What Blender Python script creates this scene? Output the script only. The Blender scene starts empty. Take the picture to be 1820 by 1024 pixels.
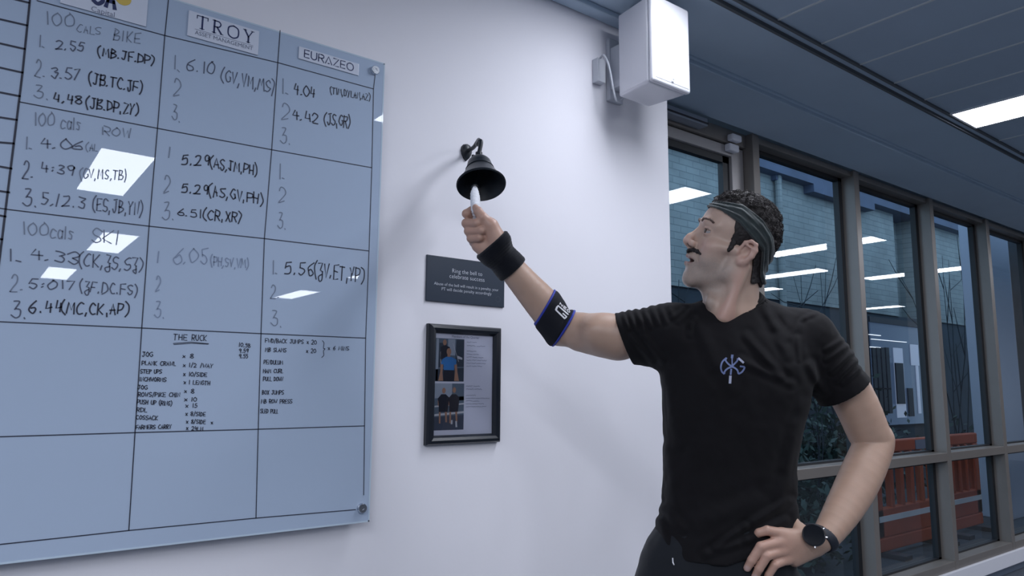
import bpy, bmesh, math, random
import numpy as np
from mathutils import Vector, Matrix
from mathutils.bvhtree import BVHTree

random.seed(7)
RNG = np.random.RandomState(11)
sc = bpy.context.scene
COL = sc.collection

# ------------------------------------------------------------------ camera
IW, IH, FPX = 1820, 1024, 1277.98
YAW, PITCH, ROLL = 0.65008188, 0.136331207, 0.00819108879
CAM = np.array([0.0, -1.80, 1.32])
FW = np.array([math.sin(YAW)*math.cos(PITCH), math.cos(YAW)*math.cos(PITCH), math.sin(PITCH)])
_r0 = np.array([math.cos(YAW), -math.sin(YAW), 0.0]); _u0 = np.cross(_r0, FW)
RT = math.cos(ROLL)*_r0+math.sin(ROLL)*_u0
UP = -math.sin(ROLL)*_r0+math.cos(ROLL)*_u0
cd = bpy.data.cameras.new('camera'); cam = bpy.data.objects.new('camera', cd); COL.objects.link(cam)
cd.sensor_width = 36; cd.lens = FPX/IW*36; cd.clip_start = .05; cd.clip_end = 200
M = Matrix.Identity(4)
for i in range(3):
    M[i][0], M[i][1], M[i][2], M[i][3] = RT[i], UP[i], -FW[i], CAM[i]
cam.matrix_world = M
sc.camera = cam

# ------------------------------------------------------------------ world, exposure
w = bpy.data.worlds.new('dusk'); sc.world = w; w.use_nodes = True
bg = w.node_tree.nodes['Background']; bg.inputs[0].default_value = (.18, .27, .37, 1); bg.inputs[1].default_value = 4.5
vs = sc.view_settings
vs.view_transform = 'Standard'; vs.look = 'None'; vs.gamma = 1; vs.use_curve_mapping = False
vs.exposure = 0.0
LAMP = 19.5                       # radiance of the ceiling panels
LAMPCOL = (.86, .90, 1.0)

# ------------------------------------------------------------------ measuring: a point seen at a pixel, on a known plane or at a known depth
def ray(x, y): return ((x-IW/2)*RT-(y-IH/2)*UP)/FPX+FW
def onY(x, y, Y):
    d = ray(x, y); return CAM+d*(Y-CAM[1])/d[1]
def onZ(x, y, Z):
    d = ray(x, y); return CAM+d*(Z-CAM[2])/d[2]
def P(x, y, t): return CAM+ray(x, y)*t

# ------------------------------------------------------------------ object helpers
def tag(o, label=None, cat=None, group=None, kind=None):
    if label: o['label'] = label
    if cat: o['category'] = cat
    if group: o['group'] = group
    if kind: o['kind'] = kind
    return o
def thing(name, label, cat, loc=(0, 0, 0), group=None):
    o = bpy.data.objects.new(name, None); COL.objects.link(o)
    o.empty_display_size = .05; o.location = Vector([float(a) for a in loc])
    return tag(o, label, cat, group)
def origin(o):
    v = Vector((0, 0, 0))
    while o is not None:
        v = v+o.location; o = o.parent
    return v
class MB:
    def __init__(s): s.v = []; s.f = []; s.m = []; s.mi = 0
    def add(s, vs, fs):
        n = len(s.v); s.v += [tuple(float(c) for c in p) for p in vs]
        s.f += [tuple(i+n for i in f) for f in fs]; s.m += [s.mi]*len(fs); return s
    def box(s, a, b):
        x0, y0, z0 = a; x1, y1, z1 = b
        s.add([(x0,y0,z0),(x1,y0,z0),(x1,y1,z0),(x0,y1,z0),(x0,y0,z1),(x1,y0,z1),(x1,y1,z1),(x0,y1,z1)],
              [(0,3,2,1),(4,5,6,7),(0,1,5,4),(1,2,6,5),(2,3,7,6),(3,0,4,7)]); return s
    def obox(s, c, ax, ay, az):
        c, ax, ay, az = map(np.array, (c, ax, ay, az)); vs = []
        for k in (-1, 1):
            for i, j in ((-1,-1),(1,-1),(1,1),(-1,1)): vs.append(c+i*ax+j*ay+k*az)
        s.add(vs, [(0,3,2,1),(4,5,6,7),(0,1,5,4),(1,2,6,5),(2,3,7,6),(3,0,4,7)]); return s
    def tube(s, pts, r, n=10, caps=True, ell=1.0):
        pts = [np.array(p, float) for p in pts]; m = len(pts)
        rr = r if hasattr(r, '__len__') else [r]*m
        prev = None; base = len(s.v); vs = []
        for i, p in enumerate(pts):
            t = pts[min(i+1, m-1)]-pts[max(i-1, 0)]; t = t/(np.linalg.norm(t)+1e-12)
            if prev is None:
                a = np.array([0, 0, 1.]) if abs(t[2]) < .9 else np.array([1., 0, 0]); u = np.cross(t, a)
            else: u = prev-t*(prev@t)
            u /= np.linalg.norm(u)+1e-12; v = np.cross(t, u); prev = u
            for k in range(n):
                a = 2*math.pi*k/n; vs.append(p+rr[i]*(math.cos(a)*u+ell*math.sin(a)*v))
        fs = []
        for i in range(m-1):
            for k in range(n):
                k2 = (k+1) % n; fs.append((i*n+k, i*n+k2, (i+1)*n+k2, (i+1)*n+k))
        if caps: fs.append(tuple(range(n-1, -1, -1))); fs.append(tuple((m-1)*n+k for k in range(n)))
        s.add(vs, fs); return s
    def lathe(s, prof, c, axis, n=32, closed=True):
        axis = np.array(axis, float); axis /= np.linalg.norm(axis)
        a = np.array([0, 0, 1.]) if abs(axis[2]) < .9 else np.array([1., 0, 0])
        u = np.cross(axis, a); u /= np.linalg.norm(u); v = np.cross(axis, u); c = np.array(c, float)
        vs = []; m = len(prof)
        for (r, h) in prof:
            for k in range(n):
                t = 2*math.pi*k/n; vs.append(c+axis*h+max(r, 1e-5)*(math.cos(t)*u+math.sin(t)*v))
        fs = []
        for i in range(m-1):
            for k in range(n):
                k2 = (k+1) % n; fs.append((i*n+k, i*n+k2, (i+1)*n+k2, (i+1)*n+k))
        if closed: fs.append(tuple(range(n-1, -1, -1))); fs.append(tuple((m-1)*n+k for k in range(n)))
        s.add(vs, fs); return s
    def build(s, name, mats, parent=None, bevel=0, smooth=False, seg=2):
        me = bpy.data.meshes.new(name)
        o = bpy.data.objects.new(name, me); COL.objects.link(o)
        if parent is not None: o.parent = parent
        off = origin(parent) if parent is not None else Vector((0, 0, 0))
        me.from_pydata([(v[0]-off.x, v[1]-off.y, v[2]-off.z) for v in s.v], [], s.f); me.update()
        for m in (mats if isinstance(mats, (list, tuple)) else [mats]): me.materials.append(m)
        if s.mi or any(s.m): me.polygons.foreach_set('material_index', s.m)
        if smooth:
            me.polygons.foreach_set('use_smooth', [True]*len(me.polygons))
            try: me.set_sharp_from_angle(angle=math.radians(40))
            except Exception: pass
        if bevel:
            b = o.modifiers.new('bevel', 'BEVEL'); b.width = bevel; b.segments = seg; b.limit_method = 'ANGLE'; b.angle_limit = .6
        return o
def struct(name, mb, mat, bevel=0):
    return tag(mb.build(name, mat, None, bevel), kind='structure')

# ------------------------------------------------------------------ materials
def srgb(r, g, b):
    f = lambda c: (c/255/12.92) if c/255 <= .04045 else ((c/255+.055)/1.055)**2.4
    return (f(r), f(g), f(b))
def mat(name, col, rough=.5, metal=0, spec=.5, noise=0, nscale=40, bump=0, bscale=200, attr=None, emit=None, estr=0, coat=0, sheen=0, sss=0):
    m = bpy.data.materials.new(name); m.use_nodes = True; nt = m.node_tree; b = nt.nodes['Principled BSDF']
    b.inputs['Base Color'].default_value = (*col, 1); b.inputs['Roughness'].default_value = rough
    b.inputs['Metallic'].default_value = metal; b.inputs['Specular IOR Level'].default_value = spec
    b.inputs['Coat Weight'].default_value = coat; b.inputs['Sheen Weight'].default_value = sheen
    if sss:
        b.inputs['Subsurface Weight'].default_value = sss; b.inputs['Subsurface Radius'].default_value = (1, .35, .2); b.inputs['Subsurface Scale'].default_value = .006
    if emit: b.inputs['Emission Color'].default_value = (*emit, 1); b.inputs['Emission Strength'].default_value = estr
    tc = nt.nodes.new('ShaderNodeTexCoord'); src = None
    if attr:
        a = nt.nodes.new('ShaderNodeAttribute'); a.attribute_name = attr; src = a.outputs['Color']
        nt.links.new(src, b.inputs['Base Color'])
    if noise:
        n = nt.nodes.new('ShaderNodeTexNoise'); n.inputs['Scale'].default_value = nscale; n.inputs['Detail'].default_value = 4
        nt.links.new(tc.outputs['Object'], n.inputs['Vector'])
        mr = nt.nodes.new('ShaderNodeMapRange'); mr.inputs[1].default_value = .3; mr.inputs[2].default_value = .7
        mr.inputs[3].default_value = 1-noise; mr.inputs[4].default_value = 1+noise
        nt.links.new(n.outputs[0], mr.inputs[0])
        mx = nt.nodes.new('ShaderNodeMix'); mx.data_type = 'RGBA'; mx.blend_type = 'MULTIPLY'; mx.inputs[0].default_value = 1
        if src is not None: nt.links.new(src, mx.inputs[6])
        else: mx.inputs[6].default_value = (*col, 1)
        nt.links.new(mr.outputs[0], mx.inputs[7]); nt.links.new(mx.outputs[2], b.inputs['Base Color'])
    if bump:
        n2 = nt.nodes.new('ShaderNodeTexNoise'); n2.inputs['Scale'].default_value = bscale; n2.inputs['Detail'].default_value = 3
        nt.links.new(tc.outputs['Object'], n2.inputs['Vector'])
        bp = nt.nodes.new('ShaderNodeBump'); bp.inputs['Strength'].default_value = bump; bp.inputs['Distance'].default_value = .002
        nt.links.new(n2.outputs[0], bp.inputs['Height']); nt.links.new(bp.outputs[0], b.inputs['Normal'])
    return m
def pane_mat(name, tint=(.86, .9, .92), ior=1.5):
    m = bpy.data.materials.new(name); m.use_nodes = True; nt = m.node_tree; nt.nodes.clear()
    o = nt.nodes.new('ShaderNodeOutputMaterial'); t = nt.nodes.new('ShaderNodeBsdfTransparent'); t.inputs[0].default_value = (*tint, 1)
    g = nt.nodes.new('ShaderNodeBsdfGlossy'); g.inputs['Roughness'].default_value = 0.0; g.inputs[0].default_value = (1, 1, 1, 1)
    fr = nt.nodes.new('ShaderNodeFresnel'); fr.inputs[0].default_value = ior
    mx = nt.nodes.new('ShaderNodeMixShader'); nt.links.new(fr.outputs[0], mx.inputs[0]); nt.links.new(t.outputs[0], mx.inputs[1]); nt.links.new(g.outputs[0], mx.inputs[2])
    nt.links.new(mx.outputs[0], o.inputs[0]); return m
def brick_mat():
    m = bpy.data.materials.new('painted_brick'); m.use_nodes = True; nt = m.node_tree; b = nt.nodes['Principled BSDF']
    tc = nt.nodes.new('ShaderNodeTexCoord'); mp = nt.nodes.new('ShaderNodeMapping'); mp.inputs['Rotation'].default_value = (math.pi/2, 0, 0)
    nt.links.new(tc.outputs['Object'], mp.inputs['Vector'])
    br = nt.nodes.new('ShaderNodeTexBrick'); br.inputs['Scale'].default_value = 1; br.inputs['Brick Width'].default_value = .225; br.inputs['Row Height'].default_value = .075
    br.inputs['Mortar Size'].default_value = .006; br.inputs['Mortar Smooth'].default_value = .4
    br.inputs['Color1'].default_value = (.34, .39, .40, 1); br.inputs['Color2'].default_value = (.40, .45, .46, 1); br.inputs['Mortar'].default_value = (.29, .34, .36, 1)
    nt.links.new(mp.outputs[0], br.inputs['Vector'])
    n = nt.nodes.new('ShaderNodeTexNoise'); n.inputs['Scale'].default_value = 3; nt.links.new(tc.outputs['Object'], n.inputs['Vector'])
    mx = nt.nodes.new('ShaderNodeMix'); mx.data_type = 'RGBA'; mx.blend_type = 'MULTIPLY'; mx.inputs[0].default_value = .5
    nt.links.new(br.outputs['Color'], mx.inputs[6]); nt.links.new(n.outputs[0], mx.inputs[7]); nt.links.new(mx.outputs[2], b.inputs['Base Color'])
    bp = nt.nodes.new('ShaderNodeBump'); bp.inputs['Strength'].default_value = .6; bp.inputs['Distance'].default_value = .01
    nt.links.new(br.outputs['Fac'], bp.inputs['Height']); bp.invert = True; nt.links.new(bp.outputs[0], b.inputs['Normal']); b.inputs['Roughness'].default_value = .85
    return m
def tile_mat():
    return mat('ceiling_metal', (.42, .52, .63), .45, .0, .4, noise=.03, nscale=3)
MT = dict(
    wall=mat('wall_paint', (.80, .79, .84), .75, noise=.015, nscale=2, bump=.08, bscale=90),
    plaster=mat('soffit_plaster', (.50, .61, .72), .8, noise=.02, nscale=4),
    tile=tile_mat(),
    gap=mat('shadow_gap', (.12, .13, .14), .8),
    joint=mat('tile_joint', (.66, .69, .70), .5),
    floor=mat('rubber_floor', (.085, .10, .125), .6, noise=.25, nscale=60),
    taupe=mat('bronze_aluminium', (.20, .18, .165), .38, .2, .5, noise=.03, nscale=8),
    gasket=mat('black_gasket', (.012, .014, .018), .5),
    pane=pane_mat('window_glass'),
    whitewood=mat('white_gloss_paint', (.80, .80, .86), .35),
    lampface=mat('lamp_diffuser', (.9, .9, .9), .5, emit=LAMPCOL, estr=LAMP),
    lampframe=mat('lamp_frame', (.8, .82, .85), .4),
    farwall=mat('far_wall_paint', (.42, .45, .50), .8),
    board=mat('backpainted_glass', (.40, .485, .62), .012, 0, .5),
    boardedge=mat('glass_edge', (.50, .60, .70), .05, 0, .5),
    ink=mat('marker_ink', (.030, .034, .055), .5, spec=.3),
    ink_faded=mat('marker_ink_faded', (.17, .205, .28), .5, spec=.3),
    ink_mid=mat('marker_ink_mid', (.085, .10, .15), .5, spec=.3),
    ink_pale=mat('marker_ink_pale', (.21, .26, .37), .5, spec=.3),
    card=mat('laminated_card', (.62, .66, .76), .12, spec=.6),
    navy=mat('navy_print', (.025, .035, .11), .4),
    greyprint=mat('grey_print', (.16, .18, .26), .4),
    gold=mat('yellow_print', (.62, .45, .10), .4),
    chrome=mat('brushed_steel', (.62, .64, .68), .22, 1),
    iron=mat('black_iron', (.010, .014, .020), .36, 0, .45, noise=.3, nscale=60),
    sign=mat('slate_plastic', (.022, .034, .056), .35, spec=.4),
    signtext=mat('white_print', (.60, .64, .72), .5),
    signdim=mat('grey_emblem_print', (.05, .06, .085), .5),
    framewood=mat('black_frame_lacquer', (.008, .011, .018), .28, spec=.5),
    paper=mat('poster_paper', (.72, .75, .88), .6),
    posterink=mat('poster_ink', (.22, .25, .36), .6),
    speaker=mat('white_speaker_plastic', (.70, .70, .75), .38),
    speakergrille=mat('white_grille_cloth', (.66, .66, .70), .6, bump=.15, bscale=1500),
    cable=mat('white_cable', (.55, .57, .62), .5),
    hole=mat('dark_slot', (.02, .02, .03), .6),
    rope=mat('white_rope', (.72, .73, .78), .75, sheen=.3),
    brick=brick_mat(),
    slate=mat('dark_fascia', (.06, .085, .15), .7, noise=.2, nscale=3),
    hedge_dark=mat('dark_cladding', (.022, .036, .055), .8, noise=.3, nscale=4),
    leaf=mat('shrub_leaf', (.022, .05, .042), .6), twig=mat('bare_twig', (.018, .028, .04), .8),
    orange=mat('orange_plastic', (.42, .07, .018), .45), stripe=mat('white_reflective_strip', (.75, .77, .82), .3),
    reflroom=mat('lit_room_behind_glass', (.02, .03, .05), .3, emit=(.06, .10, .19), estr=.55), reflpale=mat('reflected_pale_wall', (.3, .35, .45), .5, emit=(.30, .36, .50), estr=.55), litstrip=mat('reflected_strip', (.5, .5, .5), .5, emit=(.85, .9, 1), estr=1.3),
    ground=mat('asphalt', (.035, .045, .06), .9, noise=.2, nscale=10),
    column=mat('pale_render', (.45, .50, .62), .8),
)
# ------------------------------------------------------------------ large structure
CZ = 2.68                                   # ceiling height
WX = 2.136                                  # outer corner of the white wall
FY, GY = .33, .418                          # window frame front, glass
struct('floor', MB().box((-4.2, -13.2, -.12), (16.2, .62, 0)), MT['floor'])
struct('wall_left', MB().box((-4.2, 0, 0), (WX, .52, CZ)), MT['wall'], .004)
struct('wall_rear', MB().box((-4.2, -13.3, 0), (16.2, -13.2, CZ)), MT['farwall'])
struct('wall_west', MB().box((-4.3, -13.2, 0), (-4.2, .52, CZ)), MT['farwall'])
struct('wall_right', MB().box((16.2, -13.2, 0), (16.3, .62, CZ)), MT['farwall'])
# ceiling: tiled field with fine joints, shadow gap, plaster margin with a shallow ridge in line with the wall
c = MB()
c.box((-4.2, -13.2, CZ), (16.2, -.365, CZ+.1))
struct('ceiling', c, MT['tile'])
j = MB()
x = -4.1
jx = 2.30
while jx > -4: jx -= .302
while jx < 16.1:
    j.box((jx-.004, -13.2, CZ-.004), (jx+.004, -.375, CZ+.001)); jx += .302
struct('trim_1', j, MT['joint'])
g = MB(); g.box((-4.2, -.395, CZ-.010), (16.2, -.383, CZ+.002)); g.box((-4.2, -.352, CZ-.016), (16.2, -.340, CZ+.002))
struct('trim_2', g, MT['gap'])
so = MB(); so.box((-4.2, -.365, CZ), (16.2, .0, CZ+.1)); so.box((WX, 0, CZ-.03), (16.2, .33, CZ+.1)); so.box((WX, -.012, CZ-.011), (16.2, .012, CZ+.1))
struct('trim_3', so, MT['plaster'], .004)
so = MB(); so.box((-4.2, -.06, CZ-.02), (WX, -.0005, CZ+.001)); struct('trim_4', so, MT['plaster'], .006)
# window band: one frame per bay between mullions
MX = [3.225, 4.270, 5.300, 6.285, 7.32, 8.35, 9.38, 10.41, 11.44, 12.47, 13.5, 14.53, 15.56, 16.17]
MW = .029
HZ = CZ-.030
def mull(x0): 
    return MB().box((x0-MW, FY, .16), (x0+MW, GY+.018, HZ))
TZ0, TZ1 = .852, .908
for i in range(len(MX)-1):
    a, b = MX[i]+MW, MX[i+1]-MW
    m = mull(MX[i])                              # the mullion at the left of this bay
    m.box((a, FY+.001, TZ0), (b, GY+.06, TZ1))   # transom
    m.box((a, FY+.001, .16), (b, GY+.06, .215))  # bottom rail
    m.box((a, FY+.02, HZ-.035), (b, GY+.06, HZ))# head
    wf = tag(m.build('window_%d' % (i+1), MT['taupe'], None, .003), kind='structure')
    gk = MB()
    for z0, z1 in ((TZ1, HZ-.035), (.215, TZ0)):
        t = .022
        for bx in (((a, z0), (a+.008, z1)), ((b-t-.018, z0), (b, z1)), ((a, z0), (b, z0+.012)), ((a, z1-t), (b, z1))):
            gk.box((bx[0][0], GY-.006, bx[0][1]), (bx[1][0], GY+.03, bx[1][1]))
    gk.build('window_gasket', MT['gasket'], wf)
    p = MB()
    for z0, z1 in ((TZ1, HZ-.035), (.215, TZ0)): p.add([(a, GY+.012, z0), (b, GY+.012, z0), (b, GY+.012, z1), (a, GY+.012, z1)], [(0, 1, 2, 3)])
    p.build('window_pane', MT['pane'], wf)
# door beside the white wall: outer frame, leaf with a glazed panel, magnetic lock and sensor
DX0, DX1 = 2.15, MX[0]-MW
fr = MB(); fr.box((DX0, FY+.04, 2.575), (DX1, GY+.06, HZ)); fr.box((DX0, FY+.05, 0), (DX0+.05, GY+.06, 2.575))
door = tag(fr.build('door_1', MT['taupe'], None, .003), kind='structure')
L0, L1, LZ = DX0+.052, DX1-.004, 2.570
lf = MB()
lf.box((L1-.10, GY-.03, .01), (L1, GY+.03, LZ)); lf.box((L0, GY-.03, .01), (L0+.085, GY+.03, LZ))
lf.box((L0+.085, GY-.03, LZ-.055), (L1-.10, GY+.03, LZ)); lf.box((L0+.085, GY-.03, .01), (L1-.10, GY+.03, .20))
lf.build('door_leaf', mat('door_aluminium', (.42, .40, .40), .35, .2), door, .003)
gk = MB(); gx0, gx1, gz0, gz1 = L0+.085, L1-.10, .20, LZ-.055
gk.box((gx1-.052, GY-.012, gz0), (gx1, GY+.02, gz1)); gk.box((gx0, GY-.012, gz0), (gx0+.05, GY+.02, gz1)); gk.box((gx0, GY-.012, gz1-.036), (gx1, GY+.02, gz1)); gk.box((gx0, GY-.012, gz0), (gx1, GY+.02, gz0+.05))
gk.build('door_gasket', MT['gasket'], door)
MB().add([(gx0, GY+.012, gz0), (gx1, GY+.012, gz0), (gx1, GY+.012, gz1), (gx0, GY+.012, gz1)], [(0, 1, 2, 3)]).build('door_pane', MT['pane'], door)
lk = thing('door_closer', 'grey metal door closer box above the glazed door, half behind the white wall', 'door closer', (2.6, FY+.03, 2.63))
k = MB(); k.box((2.2, FY-.02, 2.588), (2.80, FY+.039, 2.628)); k.build('closer_body', mat('satin_aluminium', (.34, .38, .45), .35, .6), lk, .003)
k = MB(); k.box((2.2, FY-.024, 2.598), (2.801, FY-.02, 2.605)); k.build('slot', MT['hole'], lk)
sn = thing('door_contact_sensor', 'small pale two-piece contact sensor at the top corner of the glazed door', 'sensor', (3.07, FY+.04, 2.57))
k = MB(); k.box((3.03, FY+.002, 2.580), (3.11, FY+.04, 2.616)); k.build('sensor_body', MT['whitewood'], sn, .008)
k = MB(); k.box((3.03, GY-.068, 2.530), (3.11, GY-.03, 2.570)); k.build('sensor_magnet', MT['whitewood'], sn, .008)
struct('baseboard_front', MB().box((3.196, FY+.03, 0), (16.2, .50, .065)), mat('plinth_paint', (.16,.20,.27), .6))
# white kerb under the windows, wall above the ceiling line and outside of the building
struct('baseboard_right', MB().box((3.196, FY-.015, .065), (16.2, .50, .16)), MT['whitewood'], .004)
struct('trim_6', MB().box((-4.2, .33, CZ+.02), (16.3, .62, CZ+.8)), MT['farwall'])
struct('trim_5', MB().box((-4.3, -13.3, CZ+.1), (16.3, .62, CZ+.2)), MT['farwall'])

# ------------------------------------------------------------------ ceiling lights (strip panels laid out across the tiled field)
LW, LL = .145, 1.13
LIGHTS = [(3.94, -.40, 'white strip light panel glowing in the tiled ceiling, its end touching the plaster margin'),
          (6.49, -.37, None), (8.80, -.56, None), (7.75, -1.63, None), (8.72, -2.84, None), (12.1, -2.76, None),
          (.68, -2.93, None), (1.06, -5.58, None), (.86, -8.22, None), (2.66, -1.75, None), (5.21, -4.1, None), (3.94, -5.6, None), (6.5, -6.9, None), (3.94, -8.3, None), (9.0, -5.6, None),  # board reflections first; unseen panels at the end added for light level
          (-.62, -1.55, None), (-1.9, -.41, None), (-1.9, -2.93, None), (-.62, -4.2, None), (-3.2, -4.2, None), (1.72, -.41, None), (-.62, -2.93, None), (-1.9, -1.6, None)]  # unseen panels added as fill for the left wall and the face
for i, (lx, ly, lab) in enumerate(LIGHTS):
    if ly > -.41: ly = min(ly, -.402)
    t = thing('ceiling_light', lab or 'white strip light panel set flush in the tiled ceiling, seen only as a reflection', 'ceiling light', (lx, ly-LL/2, CZ), 'strip lights in the tiled ceiling')
    f = MB()
    x0, x1, y0, y1 = lx-LW, lx+LW, ly-LL, ly
    for bx in ((x0-.012, y0-.012, x1+.012, y0), (x0-.012, y1, x1+.012, y1+.012), (x0-.012, y0, x0, y1), (x1, y0, x1+.012, y1)):
        f.box((bx[0], bx[1], CZ-.008), (bx[2], bx[3], CZ-.0005))
    f.build('frame', MT['lampframe'], t)
    MB().add([(x0, y0, CZ-.006), (x0, y1, CZ-.006), (x1, y1, CZ-.006), (x1, y0, CZ-.006)], [(0, 1, 2, 3)]).build('diffuser', MT['lampface'], t)

# ------------------------------------------------------------------ outside: courtyard at dusk
struct('floor', MB().box((-4, .62, -.2), (30, 9, -.02)), MT['ground'])
nb = thing('neighbour_building', 'blue-grey painted brick building across the yard behind the windows', 'building', (8, 3.2, 0))
MB().box((2, 3.0, 2.36), (10.62, 3.4, 3.86)).build('brick_facade', MT['brick'], nb)
MB().box((10.62, 3.25, 2.36), (11.25, 3.6, 3.95)).build('brick_pier', MT['brick'], nb)
MB().box((11.25, 3.0, 2.36), (24, 3.4, 4.0)).build('brick_facade', MT['brick'], nb)
k = MB(); k.box((2, 2.86, 3.86), (8.26, 3.5, 4.9)); k.box((8.26, 2.86, 3.76), (9.8, 3.5, 4.9)); k.box((9.8, 2.86, 3.86), (24, 3.5, 4.9)); k.box((7.55, 2.93, 3.80), (7.68, 3.02, 3.9))
k.build('eaves_fascia', MT['slate'], nb)
MB().box((2, 3.02, -.02), (24, 3.5, 2.36)).build('lower_storey', MT['hedge_dark'], nb)
k = MB(); k.tube([(7.62, 2.95, .0), (7.62, 2.95, 3.86)], .04, 10); k.build('drainpipe', MT['brick'], nb)
def NP(x, y, d=0): q = onY(x, y, 2.99-d); return q
def litrect(m, x0, y0, x1, y1, d=0):
    a, b = NP(x0, y0, d), NP(x1, y1, d); m.box((a[0], a[1], b[2]), (b[0], a[1]+.02, a[2])); return m
litrect(MB(), 1546, 572, 1652, 752).build('lit_window', MT['reflroom'], nb)  # flat glowing and dark panels stand in for a room reflected in the pane
k = MB(); litrect(k, 1588, 618, 1612, 742, .01); litrect(k, 1618, 612, 1634, 650, .01); litrect(k, 1628, 650, 1638, 735, .01); litrect(k, 1552, 622, 1580, 664, .01); k.build('pale_room_walls', MT['reflpale'], nb)
k = MB(); litrect(k, 1546, 594, 1566, 597, .02); litrect(k, 1550, 603, 1612, 608, .02); litrect(k, 1548, 616, 1570, 619, .02); k.build('reflected_strip_lights', MT['litstrip'], nb)
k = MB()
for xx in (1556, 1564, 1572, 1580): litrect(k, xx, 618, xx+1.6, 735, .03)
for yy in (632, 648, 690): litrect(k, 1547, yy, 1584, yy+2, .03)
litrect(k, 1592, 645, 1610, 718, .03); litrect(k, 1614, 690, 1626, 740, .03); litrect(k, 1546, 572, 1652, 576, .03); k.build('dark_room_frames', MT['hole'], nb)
pc = thing('outside_column', 'pale blue rendered column standing outside the rightmost window', 'column', (9.2, 1.3, 0))
MB().box((8.86, 1.2, -.02), (9.42, 1.5, 3.4)).build('shaft', MT['column'], pc, .01)
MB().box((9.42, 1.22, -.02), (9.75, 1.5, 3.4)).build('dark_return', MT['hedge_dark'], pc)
# orange barriers
def barrier(x0, x1, y, label, plate=False):
    t = thing('pedestrian_barrier', label, 'barrier', ((x0+x1)/2, y, -.02), 'orange barriers outside the windows')
    f = MB()
    f.box((x0, y-.03, .80), (x1, y+.03, .90)); f.box((x0, y-.03, .02), (x1, y+.03, .13)); f.box((x0, y-.03, .13), (x1, y+.03, .36))
    f.box((x0, y-.03, .13), (x0+.10, y+.03, .80)); f.box((x1-.12, y-.03, .13), (x1, y+.03, .80))
    n = max(2, int((x1-x0)/.20)); w = (x1-x0-.22)/n
    for i in range(1, n): f.box((x0+.10+i*w-.028, y-.028, .13), (x0+.10+i*w+.028, y+.028, .80))
    f.build('barrier_panel', MT['orange'], t, .012)
    s = MB(); s.box((x0+.02, y-.036, .255), (x1-.02, y-.029, .30)); s.build('white_strip', MT['stripe'], t)
    s = MB(); s.box((x1-.42, y-.036, .805), (x1-.22, y-.029, .885))
    if plate: s.build('notice_plate', MT['greyprint'], t)
    for xx in (x0+.06, x1-.2):
        s = MB(); s.box((xx, y-.2, -.02), (xx+.12, y+.2, .02)); s.build('foot', MT['hole'], t, .006)
barrier(5.98, 7.13, 1.2, 'orange plastic barrier with white stripe outside, behind the bent elbow', True)
barrier(7.30, 8.16, 1.24, 'orange plastic barrier outside, next to the pale blue column')
# shrubs with bare branches
def shrub(cx, cy, r, h, nl, ns, label):
    t = thing('shrub', label, 'shrub', (cx, cy, -.02), 'shrubs in the yard')
    st = MB(); rg = np.random.RandomState(int(cx*100))
    for i in range(ns):
        a = rg.rand()*6.28; p = np.array([cx+rg.randn()*.12, cy+rg.randn()*.08, -.02]); pts = [p]
        d = np.array([math.cos(a)*.18, math.sin(a)*.05, 1.0])
        for k in range(7):
            d = d+rg.randn(3)*np.array([.11, .03, .10]); d[2] = abs(d[2]); p = p+d/np.linalg.norm(d)*h/6.5; pts.append(p)
        st.tube(pts, [.010*(1-k/9) for k in range(8)], 5)
        for k in (3, 4, 5, 6):
            q = pts[k]; e = d+rg.randn(3)*np.array([.9,.25,.9]); e[2] = abs(e[2]); e /= np.linalg.norm(e)
            st.tube([q, q+e*h*.12, q+e*h*.2+np.array([0, 0, .05])], [.006, .005, .003], 4)
    st.build('branches', MT['twig'], t)
    lf = MB()
    for i in range(nl):
        q = rg.randn(3)*np.array([r*.5, r*.3, r*.45])+np.array([cx, cy, r*.75]); q[2] = max(q[2], .05)
        a = rg.randn(3); a /= np.linalg.norm(a); b = np.cross(a, rg.randn(3)); b /= np.linalg.norm(b); s = .028+.03*rg.rand()
        lf.add([q-a*s, q+b*s*.45, q+a*s, q-b*s*.45], [(0, 1, 2, 3)])
    lf.build('foliage', MT['leaf'], t)
shrub(7.05, 2.05, .72, 2.4, 2600, 6, 'leafy dark shrub outside, seen between the torso and the bent arm')
shrub(5.15, 1.4, .48, 1.0, 1400, 4, 'low dark shrub outside, seen below the transom beside the wristwatch')
shrub(9.9, 2.1, .6, 2.9, 350, 5, 'thin bare-branched shrub behind the third window')
shrub(12.2, 2.1, .6, 2.9, 350, 5, 'bare-branched shrub behind the fourth window')
shrub(4.0, 2.2, .5, 2.3, 900, 6, 'dark shrub outside the door, behind the raised shoulder')
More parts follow.
